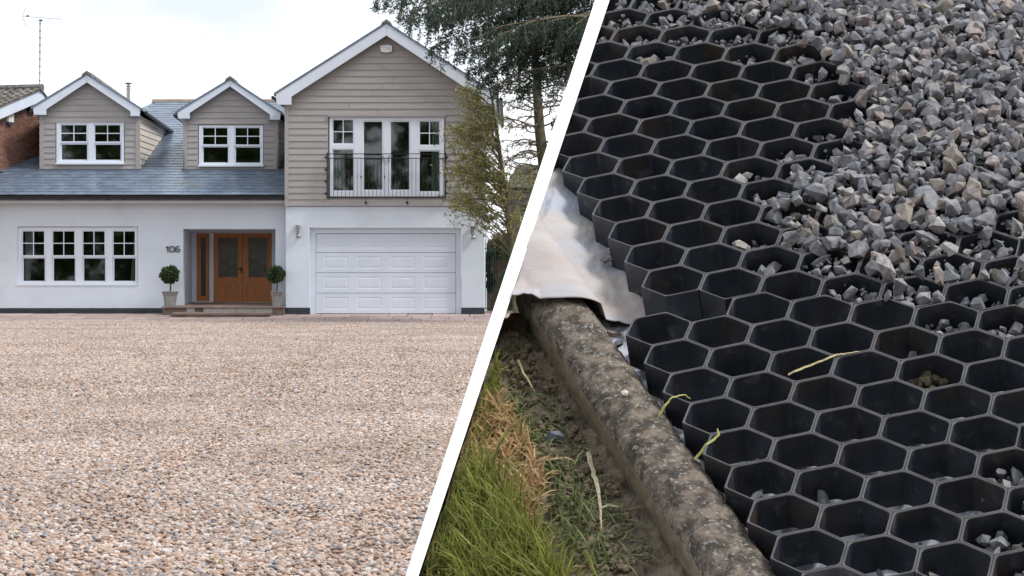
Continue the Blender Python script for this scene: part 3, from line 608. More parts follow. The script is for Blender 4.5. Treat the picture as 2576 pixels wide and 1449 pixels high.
topiary(428, 733, 769.5, 21, 427, 691, 20.5, 64.95, .32, 'clipped ball tree in a grey pot left of the porch, under number 106')
topiary(696, 733, 770, 18.2, 694.5, 690, 19.5, 64.95, .12, 'clipped ball tree in a grey pot right of the front door')

# ------------------------------------------------------------------ neighbour's brick house on the left
NH = Thing('neighbour_house', (-15.9, 68, 0), 'red brown brick house with tiled roof at the left edge', 'house')
ndir = Vector((.292, .956, 0)); norg = Vector((-15.98, 67.6, 0)); nn_ = Vector((.956, -.292, 0))
def npt(s, z): return norg + ndir * s + Vector((0, 0, z))
s_ap = 2.36                                             # distance along the gable wall to the apex
ap = npt(s_ap, 0); apz = at(0, 228, ap.y).z
def fall(s): return (s_ap - s) * .29 if s < s_ap else (s - s_ap) * .6
top = lambda s: apz - .35 - fall(s)
NH.part('wall', MB().prism([npt(-4, 0), npt(13, 0), npt(13, top(13)), npt(s_ap, top(s_ap)), npt(-4, top(-4))], -nn_ * .25), M_mortar)
bl, bh = .235, .078; bme = MB(); dvx = ndir * (bl - .012)
bme.poly([Vector((0, 0, 0)), dvx, dvx + Vector((0, 0, bh - .013)), Vector((0, 0, bh - .013))] + [v + nn_ * .008 for v in (Vector((0, 0, 0)), dvx, dvx + Vector((0, 0, bh - .013)), Vector((0, 0, bh - .013)))], [(4, 5, 6, 7), (0, 1, 5, 4), (1, 2, 6, 5), (2, 3, 7, 6), (3, 0, 4, 7)])
bmesh_ = bme.mesh('brick'); nb = 0; restb = MB()
r_ = 0; z = 4.2
while z < apz:
    s = -1.2 + (bl / 2 if r_ % 2 else 0)
    while s < 3.6:
        if z + bh < top(s) - .02 and z + bh < top(s + bl) - .02:
            p = npt(s, z) + nn_ * .001; px_ = PX + p.x / p.y * F; py_ = PY - (p.z - CH) / p.y * F
            if -9 < px_ < 106 and py_ < 440 - px_ * .5 + 12:
                if nb < 300: NH.piece('brick', bmesh_, M_brick, p); nb += 1
                else: restb.poly([Vector(v) + p for v in bme.v], bme.f)
        s += bl
    z += bh; r_ += 1
if restb.v: tag(NH.part('upper_brickwork', restb, M_brick), kind='stuff')
ov = nn_ * .25
for sA, sB in ((s_ap, -4), (s_ap, 13)):
    A, B_ = npt(sA, apz) + ov, npt(sB, apz - fall(sB)) + ov
    NH.part('barge_board', MB().prism([A, B_, B_ - Vector((0, 0, .36)), A - Vector((0, 0, .36))], -nn_ * .03), M_white)
    A2, B2 = A - nn_ * .03, B_ - nn_ * .03; d_ = Vector((0, 0, .33)); NH.part('verge_soffit', MB().quad(A2 - d_, B2 - d_, B2 - d_ - ov, A2 - d_ - ov), mat('dark_soffit', (.16, .14, .13), .9, .1))
    NH.part('roof_slope', MB().prism([A + ov * .2 + Vector((0, 0, .01)), B_ + ov * .2 + Vector((0, 0, .01)), B_ - nn_ * 9 + Vector((0, 0, .01)), A - nn_ * 9 + Vector((0, 0, .01))], (0, 0, .05)), M_tile)
# interlocking tiles on the front slope, each its own piece
dn = (npt(-4, apz - fall(-4)) - npt(s_ap, apz)).normalized(); tmb = MB(); tw, tl = .3, .36
prof = [(0, .0), (.05, .035), (.10, .045), (.15, .03), (.2, .0), (.3, .0)]
up_ = nn_.cross(dn); up_ = up_ if up_.z > 0 else -up_
V = []
for e_, lift in ((0., .0), (1., .03)):
    for a_, h_ in prof: V.append(-nn_ * a_ + dn * tl * e_ + up_ * (h_ + lift))
for a_, h_ in prof: V.append(-nn_ * a_ + dn * tl + up_ * (h_ + .03 - .035))
k = len(prof); tmb.poly(V, [(i, i + 1, k + i + 1, k + i) for i in range(k - 1)] + [(k + i, k + i + 1, 2 * k + i + 1, 2 * k + i) for i in range(k - 1)])
tmesh = tmb.mesh('roof_tile'); base = npt(s_ap, apz) + ov * 1.3 + Vector((0, 0, .065))
for i in range(14):
    for j in range(20): NH.piece('roof_tile', tmesh, M_tile, base + dn * (.1 + i * tl * .93) - nn_ * (j * tw + .02))
for j in range(9): c = base - nn_ * (j * .6 + .0) + Vector((0, 0, .02)); NH.part('ridge_tile', MB().tube([c, c - nn_ * .58], .13, 8), M_tile)
# alarm box, floodlight and pipe bracket on that wall
def onwall(x, y):                                      # point of the gable wall seen at picture x, y
    dx, dz = (x - PX) / F, (PY - y) / F; t = (norg.dot(nn_)) / (Vector((dx, 1, 0)).dot(nn_)); return Vector((dx * t, t, CH + dz * t))
c = onwall(20, 297) + nn_ * .03
NA = Thing('alarm_box', c, 'small white alarm box on the neighbouring brick wall', 'alarm box')
NA.part('cover', MB().prism([c + ndir * sx * .16 + Vector((0, 0, sz)) for sx, sz in ((-1, -.13), (1, -.13), (1, .15), (-1, .15))], nn_ * .09), M_alarm)
NA.part('blue_base', MB().prism([c + ndir * sx * .15 + Vector((0, 0, sz)) for sx, sz in ((-1, -.2), (1, -.2), (1, -.132), (-1, -.132))], nn_ * .08), mat('alarm_blue', (.05, .07, .12), .4, .4))
c = onwall(74, 272) + nn_ * .02; FLT = Thing('floodlight', c, 'dark floodlight under the verge of the brick wall', 'floodlight')
FLT.part('lamp_body', MB().prism([c + ndir * sx + Vector((0, 0, sz)) for sx, sz in ((-.2, -.1), (.2, -.1), (.2, .1), (-.2, .1))], nn_ * .14), M_iron); FLT.part('arm', MB().tube([c + Vector((0, 0, .1)), c + Vector((0, 0, .2)) - ndir * .5], .015, 5), M_steel)
# tv aerial on its mast
YA = 73.; mt, mbm = at(100.8, 52, YA), at(99.5, 300, YA)
TA = Thing('tv_aerial', mbm, 'tall rooftop television aerial on a banded mast beside the brick house', 'aerial')
TA.part('mast', MB().tube([mbm, mt], .022, 8), M_alu)
for k in range(11): p = mbm.lerp(mt, .24 + k * .072); TA.part('mast_band', MB().lathe(p, [(.025, 0), (.025, .05)], 8), M_black)
b0, b1 = at(56.5, 41, YA), at(156, 48.3, YA); TA.part('boom', MB().tube([b0, b1], .009, 5), M_alu)
TA.part('cradle', MB().tube([at(x, y, YA + .02) for x, y in ((83, 45), (85, 51), (101, 51.8), (122.5, 53.3), (124.5, 47))], .007, 5), M_alu)
TA.part('clamp', MB().pbox(98.5, 48.8, 105, 53, YA - .04, YA + .05), M_black); TA.part('dipole_box', MB().pbox(66.5, 38, 71.5, 42, YA - .03, YA + .03), M_black)
for x, y, hl in ((78, 42.5, 9), (87, 43.2, 10), (96.5, 43.6, 10), (107.5, 44.6, 10), (119, 45.2, 9.5), (131.5, 46.2, 9.5), (143, 47, 9), (154, 48, 9)):
    c = at(x, y, YA); d = at(x + hl * .62, y + hl, YA - .35) - c; TA.part('element', MB().tube([c - d, c + d], .0042, 4), M_alu)
for ex, ey in ((65, 17.5), (65.3, 65)):
    rf = TA.part('reflector', MB().tube([b0, at(ex, ey, YA)], .008, 5), M_alu)
    for k in range(1, 5): c = b0.lerp(at(ex, ey, YA), k / 4.1); d = at(10 + PX, 7.5 + PY, YA) - at(PX, PY, YA) + Vector((0, -.3, 0)); TA.part('element', MB().tube([c - d, c + d], .0036, 4), M_alu)
c = onwall(99, 347); TA.part('wall_bracket', MB().tube([mbm + Vector((0, 0, .0)), npt(2.0, mbm.z - .35) + nn_ * .05], .02, 5).tube([mbm, mbm - Vector((0, 0, .3))], .022, 6), M_alu)

# ------------------------------------------------------------------ trees, gate and garden on the right
def limb(p0, p1, sag, n=7, wob=.05):
    """points of a curved limb"""
    p0, p1 = Vector(p0), Vector(p1); L_ = (p1 - p0).length; out = []
    for i in range(n):
        t = i / (n - 1); q = p0.lerp(p1, t) + Vector((0, 0, sag * 4 * t * (1 - t))); w_ = wob * L_ * .2 * (0 if i in (0,) else 1)
        out.append(q + Vector((random.uniform(-w_, w_), random.uniform(-w_, w_), random.uniform(-w_, w_))))
    return out
# cedar with overhanging sprays
CE = Thing('cedar_tree', (3.6, 60, 0), 'dark blue green cedar with drooping sprays overhanging the gable', 'tree')
CE.part('trunk', MB().tube([(3.6, 60, 0), (3.5, 60, 4), (3.3, 60, 9), (3.2, 60, 14)], [.36, .32, .26, .12], 10), M_bark, smooth=True)
mb = MB(); spr = []
ends = [(942, 3), (985, 30), (1012, 50), (1050, 75), (1040, 20), (1080, 120), (1100, 95), (1110, 150), (1130, 45), (1165, 175), (1190, 130), (1205, 200), (1240, 215), (1255, 165), (1280, 190), (1300, 225), (1340, 200), (1365, 150), (1390, 225), (1180, 80), (1230, 60), (1290, 100), (1350, 60), (1150, 110), (1220, 20), (1320, 20), (1400, 100), (1430, 170), (1000, 5), (1080, 40), (1440, 240), (1425, 300), (1415, 350), (1440, 380), (1450, 60), (1455, 320), (1395, 300), (1270, 130), (1200, 165), (1310, 150), (1160, 20), (1100, 5), (1340, 110), (1250, 90), (1385, 30), (1420, 120)]
for i, (ex, ey) in enumerate(ends):
    Yt = 60 + random.uniform(-2.2, 2.2); e_ = at(ex, ey, Yt); st = Vector((3.3, 60, e_.z + random.uniform(.2, 1.0) + (3.3 - e_.x) * .06))
    if ey > 230: st = Vector((3.4, 60, e_.z + .9))
    pts = limb(st, e_, .35, 9); mb.tube(pts, list(np.linspace(.055, .007, 9)), 5, False)
    reach = (e_ - st).length
    for k in range(int(reach * 13)):
        t = .25 + .75 * random.random() ** .8; f_ = t * 8; a_ = int(min(f_, 7)); p = pts[a_].lerp(pts[a_ + 1], f_ - a_)
        ln = random.uniform(.25, .75) * (1.15 - .4 * t); q = p + Vector((random.uniform(-.35, .1), random.uniform(-.35, .35), -random.uniform(.3, 1.))).normalized() * ln
        mb.tube([p, p.lerp(q, .5) + Vector((0, 0, .03)), q], [.008, .006, .003], 3, False)
        m_ = int(ln * 34)
        for j in range(m_): spr.append(p.lerp(q, (j + random.random()) / m_) + Vector((random.gauss(0, .028), random.gauss(0, .028), random.gauss(0, .028))))
CE.part('limb', mb, M_twig); P = np.array([tuple(p) for p in spr])
leaf_obj('foliage', CE, np.repeat(P, 2, 0), .10, M_needle, aspect=.34, droop=.35)
# bare conifer with arching branches
BT = Thing('bare_conifer', at(1392, 800, 68.5), 'bare trunked conifer with arching leafless branches beside the house', 'tree')
tp = [(1400, 800), (1393, 620), (1382, 500), (1371, 430), (1358, 330), (1353, 250), (1349, 180), (1345, 110), (1340, 20), (1336, -80)]
trunk = [at(x, y, 68.5) for x, y in tp]; BT.part('trunk', MB().tube(trunk, [.24, .22, .21, .20, .165, .145, .12, .10, .07, .04], 9), M_bark, smooth=True)
mb = MB(); lf_ = []
for i in range(86):
    y = 108 + i * 6.2 + random.uniform(-13, 13); y = max(100, y); s_ = -1 if i % 3 else 1
    # trunk x at y
    for (xa, ya), (xb, yb) in zip(tp[::-1], tp[::-1][1:]):
        if ya <= y <= yb: tx = xa + (xb - xa) * (y - ya) / (yb - ya)
    ln = random.uniform(70, 165) * (1 if y > 200 else .65); dr_ = random.uniform(-.25, .55)
    e_ = at(tx + s_ * ln, y + ln * dr_ - 18, 68.5 + random.uniform(-1.6, .6)); st = at(tx, y, 68.5)
    pts = limb(st, e_, random.uniform(-.08, .34), 8, .26); mb.tube(pts, list(np.linspace(random.uniform(.02, .04), .008, 8)), 4, False)
    for k in range(22):
        f_ = random.uniform(.8, 7); a_ = int(min(f_, 6)); p = pts[a_].lerp(pts[a_ + 1], f_ - a_); q = p + Vector((s_ * random.uniform(.0, .3), random.uniform(-.2, .2), random.uniform(-.32, .16)))
        mb.tube([p, p.lerp(q, .6) + Vector((0, 0, random.uniform(-.03, .03))), q], [.010, .008, .005], 3, False)
        if random.random() < .4:
            for j in range(4): lf_.append(p.lerp(q, random.random()) + Vector((random.gauss(0, .02), random.gauss(0, .02), random.gauss(0, .02))))
BT.part('branch', mb, M_twig); leaf_obj('foliage', BT, np.array([tuple(p) for p in lf_]), .075, mat('sparse_needle', (.075, .095, .045), .6, .2, vary=.4, trans=.25), aspect=.45)
# light leaved tree in front of the garage corner
LT = Thing('small_tree', at(1300, 806, 62.2), 'small yellow green leafed tree reaching over the garage corner', 'tree')
base_ = at(1300, 806, 62.2); mb = MB(); lf_ = []; tips = []
main = [base_, at(1296, 700, 62.2), at(1284, 600, 62.2), at(1276, 520, 62.2), at(1264, 430, 62.2), at(1252, 340, 62.2), at(1240, 260, 62.2), at(1228, 210, 62.2)]
LT.part('trunk', MB().tube(main, [.11, .10, .09, .075, .06, .045, .03, .015], 7), M_bark, smooth=True)
def edge_x(y):                                         # left limit of the crown at picture height y
    return np.interp(y, [205, 235, 270, 300, 330, 365, 400, 440, 480, 520, 555, 590], [1125, 1118, 1130, 1148, 1112, 1105, 1116, 1108, 1112, 1118, 1135, 1190])
for i in range(125):
    y = 205 + 350 * random.random() ** .7; xe = edge_x(y) + abs(random.gauss(0, 55)) + random.uniform(-14, 30); xe = min(xe, 1330)
    yt = min(780, max(215, y + random.uniform(15, 130))); zt = at(0, yt, 62.2).z
    for A_, B2_ in zip(main, main[1:]):
        if A_.z <= zt <= B2_.z: st = A_.lerp(B2_, (zt - A_.z) / (B2_.z - A_.z))
    if random.random() < .25 and y > 420: xe = random.uniform(1240, 1345)
    if y < 400: xe = min(xe, 1232)
    e_ = at(xe, y, 62.2 + random.uniform(-1.2, 1.2)); pts = limb(st, e_, random.uniform(.05, .3), 8, .1); mb.tube(pts, list(np.linspace(.018, .004, 8)), 4, False)
    for k in range(17):
        f_ = random.uniform(2.6, 7); a_ = int(min(f_, 6)); p = pts[a_].lerp(pts[a_ + 1], f_ - a_); q = p + Vector((random.uniform(-.3, .22), random.uniform(-.25, .25), random.uniform(-.18, .26)))
        mb.tube([p, q], [.005, .003], 3, False)
        dens = 4 if y > 340 else 3
        for n_ in range(dens): lf_.append(p.lerp(q, .2 + .8 * random.random()) + Vector((random.gauss(0, .03), random.gauss(0, .03), random.gauss(0, .03))))
LT.part('branch', mb, M_twig); leaf_obj('foliage', LT, np.array([tuple(p) for p in lf_]), .088, M_leaf, aspect=.55)
# iron gate, fence, climbers, garden building
YGT = 66.6
GT_ = Thing('iron_gate', at(1219, 779, YGT), 'black iron railing gate at the right side of the garage', 'gate')
GT_.part('top_rail', MB().tube([at(1219, 625, YGT), at(1330, 625, YGT)], .014, 6), M_iron); GT_.part('bottom_rail', MB().tube([at(1219, 775, YGT), at(1330, 775, YGT)], .014, 6), M_iron)
for k in range(17): x = 1221.5 + 6.4 * k; GT_.part('gate_bar', MB().tube([at(x, 778, YGT + .012), at(x, 606 + 5 * (k % 2), YGT + .012)], .008, 5), M_iron)
FN = Thing('garden_fence', at(1250, 775, 72), 'dark brown upright board fence behind the iron gate', 'fence')
for k in range(14): x = 1222 + 9.4 * k; FN.part('fence_plank', MB().pbox(x, 612 + random.uniform(-1.5, 1.5), x + 9, 782, 72 + random.uniform(0, .02), 72.05), M_fence)
FN.part('fence_rail', MB().pbox(1222, 640, 1352, 646, 72.06, 72.12), M_fence)
def bush(name, label, x, y0, y1, hw, Y, n, m, size, cat='shrub', cone=0.):
    b_ = at(x, y1, Y); T = Thing(name, b_, label, cat); hz = (at(x, y0, Y).z - b_.z); r_ = hw / F * Y; P = []; blobs = [(rng.uniform(-.7, .7), rng.uniform(-.5, .5), rng.uniform(.1, .92), rng.uniform(.3, .55)) for _ in range(16)]
    while len(P) < n:
        bx, by, bz, br = blobs[rng.integers(16)]; v = rng.normal(size=3); v /= np.linalg.norm(v); v *= br * (1 - .5 * rng.random() ** 2); k_ = 1 - cone * bz
        P.append((b_.x + (bx * k_ + v[0]) * r_, b_.y + (by + v[1]) * r_ * .8, b_.z + hz * min(1.04, max(.02, bz + v[2] * r_ / hz))))
    mb = MB()
    for k in range(5): mb.tube([(b_.x, b_.y, b_.z), (b_.x + rng.uniform(-.5, .5) * r_, b_.y, b_.z + hz * .5), (b_.x + rng.uniform(-.7, .7) * r_, b_.y, b_.z + hz * .9)], [.03, .02, .006], 5)
    T.part('stem', mb, M_twig); leaf_obj('foliage', T, np.array(P), size, m, aspect=.6, droop=.2)
bush('climbing_ivy', 'dark green ivy column growing behind the gate bars', 1233, 618, 752, 11, 69.5, 2600, M_ivy, .10, 'climber', .2)
bush('garden_shrub', 'bright green shrub right of the gate next to the white edge', 1292, 560, 790, 34, 68.5, 5200, M_hedge, .11)
bush('garden_shrub', 'olive climber spilling over the brown fence', 1262, 592, 650, 34, 71.5, 2600, mat('olive_leaf', (.11, .11, .04), .5, .3, vary=.45, trans=.3), .10)
GB_ = Thing('garden_building', at(1330, 690, 84), 'grey brick building with a dark hipped roof behind the trees', 'building')
GB_.part('wall', MB().pbox(1279, 470, 1420, 690, 84, 88), mat('grey_brick', (.16, .155, .14), .95, .1, (.11, .105, .095), 16, stretch=(1, 1, 4)))
A = [at(1272, 472, 83.8), at(1430, 472, 83.8), at(1400, 417, 86), at(1303, 417, 86)]
GB_.part('roof', MB().prism(A, (0, .1, .05)), mat('dark_roof', (.085, .085, .075), .9, .1, (.12, .12, .08), 6))
SH = Thing('garden_wall', at(1225, 690, 74.5), 'low red brick wall with coping behind the gate', 'wall')
SH.part('wall_face', MB().pbox(1221, 606, 1380, 760, 74.5, 74.7), M_brick); SH.part('coping', MB().pbox(1220, 602, 1381, 606, 74.45, 74.75), M_ridge)

WP = []
for k in range(300):
    cx, cy, cz, cr_ = rng.uniform(-56, 26), rng.uniform(-36, -28), 17 * rng.random() ** 1.1, rng.uniform(1.8, 3.4); v = rng.normal(size=(170, 3)); v /= np.linalg.norm(v, axis=1)[:, None]; WP.append(np.array((cx, cy, cz)) + v * cr_ * (1 - .4 * rng.random((170, 1)) ** 2))
V_, F_ = leaf_quads(np.concatenate(WP), .85, aspect=.8); wd = link('woodland', arr_mesh('woodland', V_, F_), mat('woodland_leaf', (.10, .155, .045), .6, .2, vary=.6)); tag(wd, 'belt of dark green trees across the road, mirrored in the window panes', 'woodland', kind='stuff')
HP = np.stack([rng.uniform(8.2, 9.6, 15000), rng.uniform(8, 66, 15000), 2.3 * rng.random(15000) ** .8], 1); HP[:, 0] += np.where(rng.random(15000) < .7, 8.25 - HP[:, 0] + rng.normal(size=15000) * .08, 0)
HG = Thing('boundary_hedge', (8.9, 37, 0), 'clipped green hedge along the right side of the drive', 'hedge')
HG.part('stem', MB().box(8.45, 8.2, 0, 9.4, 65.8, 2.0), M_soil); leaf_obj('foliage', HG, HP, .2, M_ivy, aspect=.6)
# ------------------------------------------------------------------ sloping demonstration bed on the right
RA, RB, RN = Vector((.9378722043, -.3438502568, -.0465051529)), Vector((.3093606167, .7679452394, .5608530272)), Vector((-.1571360467, -.5403953276, .826608222))
BT0 = Vector((.2475295, 2.7300307, .2381637 + CH)); WC = .065; KV = .82
def bp(u, v, h=0.): return BT0 + RA * u + RB * v + RN * h
def buv(x, y, h=0.):
    """bed coordinates of the place seen at picture x, y at height h over the rims"""
    d = Vector(((x - PX) / F, 1, (PY - y) / F)); o = Vector((0, 0, CH)); s_ = ((BT0 - o).dot(RN) + h) / d.dot(RN); p = o + d * s_ - BT0; return p.dot(RA), p.dot(RB)
def bimg(u, v, h=0.):
    p = bp(u, v, h); return PX + p.x / p.y * F, PY - (p.z - CH) / p.y * F
HC = .040
M_grid = mat('recycled_plastic', (.025, .031, .043), .32, .6, (.060, .042, .031), 20, bump=(160, .35, .002), ramp=(.52, .72), stain=((.12, .12, .125), 55, .60, .80))
M_rim = mat('scuffed_rim', (.105, .102, .106), .6, .35, (.07, .068, .07), 60, bump=(300, .4, .001))
M_textile = mat('geotextile', (.50, .475, .47), .98, .02, (.40, .345, .325), 17, bump=(420, .7, .0016), stain=((.40, .46, .55), 11, .5, .75), stretch=(.35, 1, 1), vary=.0)
M_board_w = mat('white_bed_board', (.90, .90, .90), .5, .3, (.87, .87, .87), 6)
M_kerb = mat('lichen_concrete', (.215, .175, .14), .95, .1, (.075, .065, .055), 62, bump=(150, 1., .005), stain=((.30, .295, .28), 240, .56, .68), ramp=(.38, .6))
M_earth = mat('dry_soil', (.235, .195, .148), 1, .05, (.13, .105, .078), 45, bump=(170, 1., .006))
M_blade = mat('grass_blade', (.24, .265, .06), .5, .3, vary=.5, trans=.35)
M_dry = mat('dry_grass', (.50, .335, .18), .7, .2, vary=.45, trans=.3)
M_clip = mat('grey_green_clipping', (.17, .20, .085), .7, .2, vary=.4, trans=.2)
M_straw = mat('straw', (.56, .49, .28), .6, .3, (.38, .30, .15), 220)
M_rock = mat('crushed_granite', (.305, .30, .308), .85, .2, (.165, .168, .182), 130, var2=((1, 1, 1.02), (1.2, 1.15, 1.1), (.85, .88, .92), (1.15, 1.0, .92), (.78, .8, .84), (1.3, 1.26, 1.2), (1.0, .98, 1.0), (1.15, 1.02, .92), (.9, .92, .97), (.95, .93, .95), (1.05, 1.05, 1.06), (.82, .86, .9), (1.18, 1.06, .9), (.95, .96, 1.0), (.88, .88, .9)), vary=.15, bump=(260, .5, .0012))
# frame of the bed
corn = [buv(1500 + 475 * 70 / 1449, -70), buv(2700, -70), buv(2700, 1545), buv(1025 - 475 * 96 / 1449, 1545)]   # outer corners TL TR BR BL
inn = [buv(1532 + 475 * 70 / 1449, -55), buv(2670, -55), buv(2670, 1525), buv(1057 - 475 * 76 / 1449, 1525)]
ctr = (sum(c[0] for c in corn) / 4, sum(c[1] for c in corn) / 4)
BED = Thing('display_bed', Vector((bp(*ctr).x, bp(*ctr).y, 0)), 'sloping display bed with white edge boards on a stand', 'display stand')
HT = .004
CPX = [(1500 + 475 * 70 / 1449, -70), (2700, -70), (2700, 1545), (1025 - 475 * 96 / 1449, 1545)]
IPX = [(1532 + 475 * 70 / 1449, -55), (2670, -55), (2670, 1525), (1057 - 475 * 76 / 1449, 1525)]
DPT = -.13
tuck = lambda c: (c[0] + (ctr[0] - c[0]) * .10, c[1] + (ctr[1] - c[1]) * .06)
obot = [buv(CPX[0][0] + 7, CPX[0][1], DPT), tuck(corn[1]), tuck(corn[2]), buv(CPX[3][0] + 7, CPX[3][1], DPT)]
ibot = [buv(IPX[0][0] - 7, IPX[0][1], DPT), tuck(inn[1]), tuck(inn[2]), buv(IPX[3][0] - 7, IPX[3][1], DPT)]
for i in range(4):
    j = (i + 1) % 4; o0, o1, n0, n1 = corn[i], corn[j], inn[i], inn[j]
    q = [bp(*o0, HT), bp(*o1, HT), bp(*n1, HT), bp(*n0, HT), bp(*obot[i], DPT), bp(*obot[j], DPT), bp(*ibot[j], DPT), bp(*ibot[i], DPT)]
    BED.part('edge_board', MB().poly(q, [(0, 1, 2, 3), (0, 4, 5, 1), (2, 6, 7, 3), (7, 6, 5, 4), (0, 3, 7, 4), (1, 5, 6, 2)]), M_board_w)
CUT_P = bp(*inn[0], HT); CUT_N = (bp(*inn[3], HT) - CUT_P).cross(bp(*ibot[0], DPT) - CUT_P).normalized()
if CUT_N.dot(bp(*ctr) - CUT_P) < 0: CUT_N = -CUT_N
_be = np.array(inn[0]) - np.array(inn[3]); _be = _be / np.linalg.norm(_be); BNN = np.array((_be[1], -_be[0]))
if np.dot(BNN, np.array(ctr) - np.array(inn[3])) < 0: BNN = -BNN
CUT_K = CUT_N.dot(RA * BNN[0] + RB * BNN[1])
def inside_bed(q, h):
    """move a bed point to the inner face of the left board when it lies beyond it"""
    d = (bp(q[0], q[1], h) - CUT_P).dot(CUT_N); return (q - BNN * d / CUT_K, d) if d < 0 else (q, d)
BED.part('base_panel', MB().prism([bp(*inn[i], -.105) for i in range(4)], RN * -.02), mat('ply_base', (.30, .22, .14), .8, .2))
for i in range(4):
    c = (corn[i][0] * .86 + ctr[0] * .14, corn[i][1] * .86 + ctr[1] * .14); p = bp(*c, -.125); BED.part('leg', MB().box(p.x - .025, p.y - .025, 0, p.x + .025, p.y + .025, p.z), M_board_w)
# substrate under the grids
k0, k1 = np.array(buv(1507, 900, -.004)), np.array(buv(1875, 1440, -.004)); kd = (k1 - k0) / np.linalg.norm(k1 - k0); kn = np.array((kd[1], -kd[0])); kn = kn if kn[0] > 0 else -kn
def kerb_side(u, v): return float(np.dot(np.array((u, v)) - k0, kn))
def grid_surface(name, pts, m, nu, nv, hf, smooth=True):
    """bilinear patch in bed coordinates with heights hf(u, v)"""
    V = []; Fq = []
    for j in range(nv + 1):
        for i in range(nu + 1):
            s_, t = i / nu, j / nv; a = np.array(pts[0]) * (1 - s_) + np.array(pts[1]) * s_; b = np.array(pts[3]) * (1 - s_) + np.array(pts[2]) * s_; q = a * (1 - t) + b * t; V.append(tuple(bp(q[0], q[1], hf(q[0], q[1], s_, t))))
    for j in range(nv):
        for i in range(nu): k_ = j * (nu + 1) + i; Fq.append((k_, k_ + 1, k_ + nu + 2, k_ + nu + 1))
    return arr_mesh(name, V, Fq)
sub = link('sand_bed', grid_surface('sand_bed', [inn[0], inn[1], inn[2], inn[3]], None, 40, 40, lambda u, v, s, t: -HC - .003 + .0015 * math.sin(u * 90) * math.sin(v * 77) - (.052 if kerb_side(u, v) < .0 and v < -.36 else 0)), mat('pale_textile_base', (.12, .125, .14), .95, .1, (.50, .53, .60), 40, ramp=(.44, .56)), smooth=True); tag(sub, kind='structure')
# honeycomb cells
def cell_mesh():
    mb = MB(); n = 24; ro = WC / 2 - .00015; wall = .0016; ch = .0008
    def hexa(r, rnd):                                     # hexagon outline with rounded corners, pointy top
        out = []
        for k in range(6):
            a0 = math.radians(90 + 60 * k); c = Vector((math.cos(a0), math.sin(a0), 0)) * (2 / math.sqrt(3)); 
            pA = Vector((math.cos(a0 - math.pi / 3), math.sin(a0 - math.pi / 3), 0)) * (2 / math.sqrt(3)); pB = Vector((math.cos(a0 + math.pi / 3), math.sin(a0 + math.pi / 3), 0)) * (2 / math.sqrt(3))
            a, b = c.lerp(pA, rnd), c.lerp(pB, rnd)
            for t in (0, .33, .67, 1): q = a.lerp(c, t).lerp(c.lerp(b, t), t); out.append(q * r)
        return out
    loops = [(hexa(ro, .02), -HC), (hexa(ro, .02), -ch), (hexa(ro - ch * .3, .03), 0.), (hexa(ro - wall, .10), 0.), (hexa(ro - wall - ch * .6, .13), -ch), (hexa(ro - wall - .0004, .14), -HC)]
    for lp, h in loops:
        for q in lp: mb.v.append(tuple(RA * q.x + RB * q.y * KV + RN * h))
    for i in range(len(loops) - 1):
        for k in range(n): mb.f.append((i * n + k, i * n + (k + 1) % n, (i + 1) * n + (k + 1) % n, (i + 1) * n + k))
    me = mb.mesh('cell'); me.materials.append(M_grid); me.materials.append(M_rim)
    for p in me.polygons:
        if p.index // n in (1, 2, 3): p.material_index = 1
    return me
cme = cell_mesh(); cells = []
def panel(name, label, off, dh, rows_):
    T = Thing(name, bp(off[0], off[1], dh), label, 'gravel grid', 'black honeycomb gravel grids')
    for j, i0 in rows_:
        for i in range(i0, i0 + 40):
            u, v = WC * (i + .5 * j) - WC / 2 + off[0], (-WC * .8660254 * j - WC / (2 * math.sqrt(3))) * KV + off[1]; x, y = bimg(u, v)
            if x > 2630 or y < -15 or y > 1490: continue
            P0 = bp(u, v, dh); dist = (P0 - CUT_P).dot(CUT_N)
            if dist < -.034: continue
            if dist > .04: T.piece('cell', cme, None, P0)
            else:
                bm = bmesh.new(); bm.from_mesh(cme); bmesh.ops.bisect_plane(bm, geom=bm.verts[:] + bm.edges[:] + bm.faces[:], plane_co=CUT_P - P0, plane_no=-CUT_N, clear_outer=True)
                if not bm.faces: bm.free(); continue
                me2 = bpy.data.meshes.new('cell'); bm.to_mesh(me2); bm.free(); me2.materials.append(M_grid); me2.materials.append(M_rim); T.piece('cell', me2, None, P0)
            cells.append((u, v, dh, x, y))
    return T
panel('honeycomb_grid', 'upper black plastic honeycomb grid, partly filled with grey stones', (0, 0), 0., [(j, -3 if j > 3 else -8) for j in range(-9, 10)])
panel('honeycomb_grid', 'lower black plastic honeycomb grid, mostly empty, along the kerb', (.2050, -.5536 * KV - .0115), .005, [(0, 0)] + [(k, -2) for k in range(1, 11)])
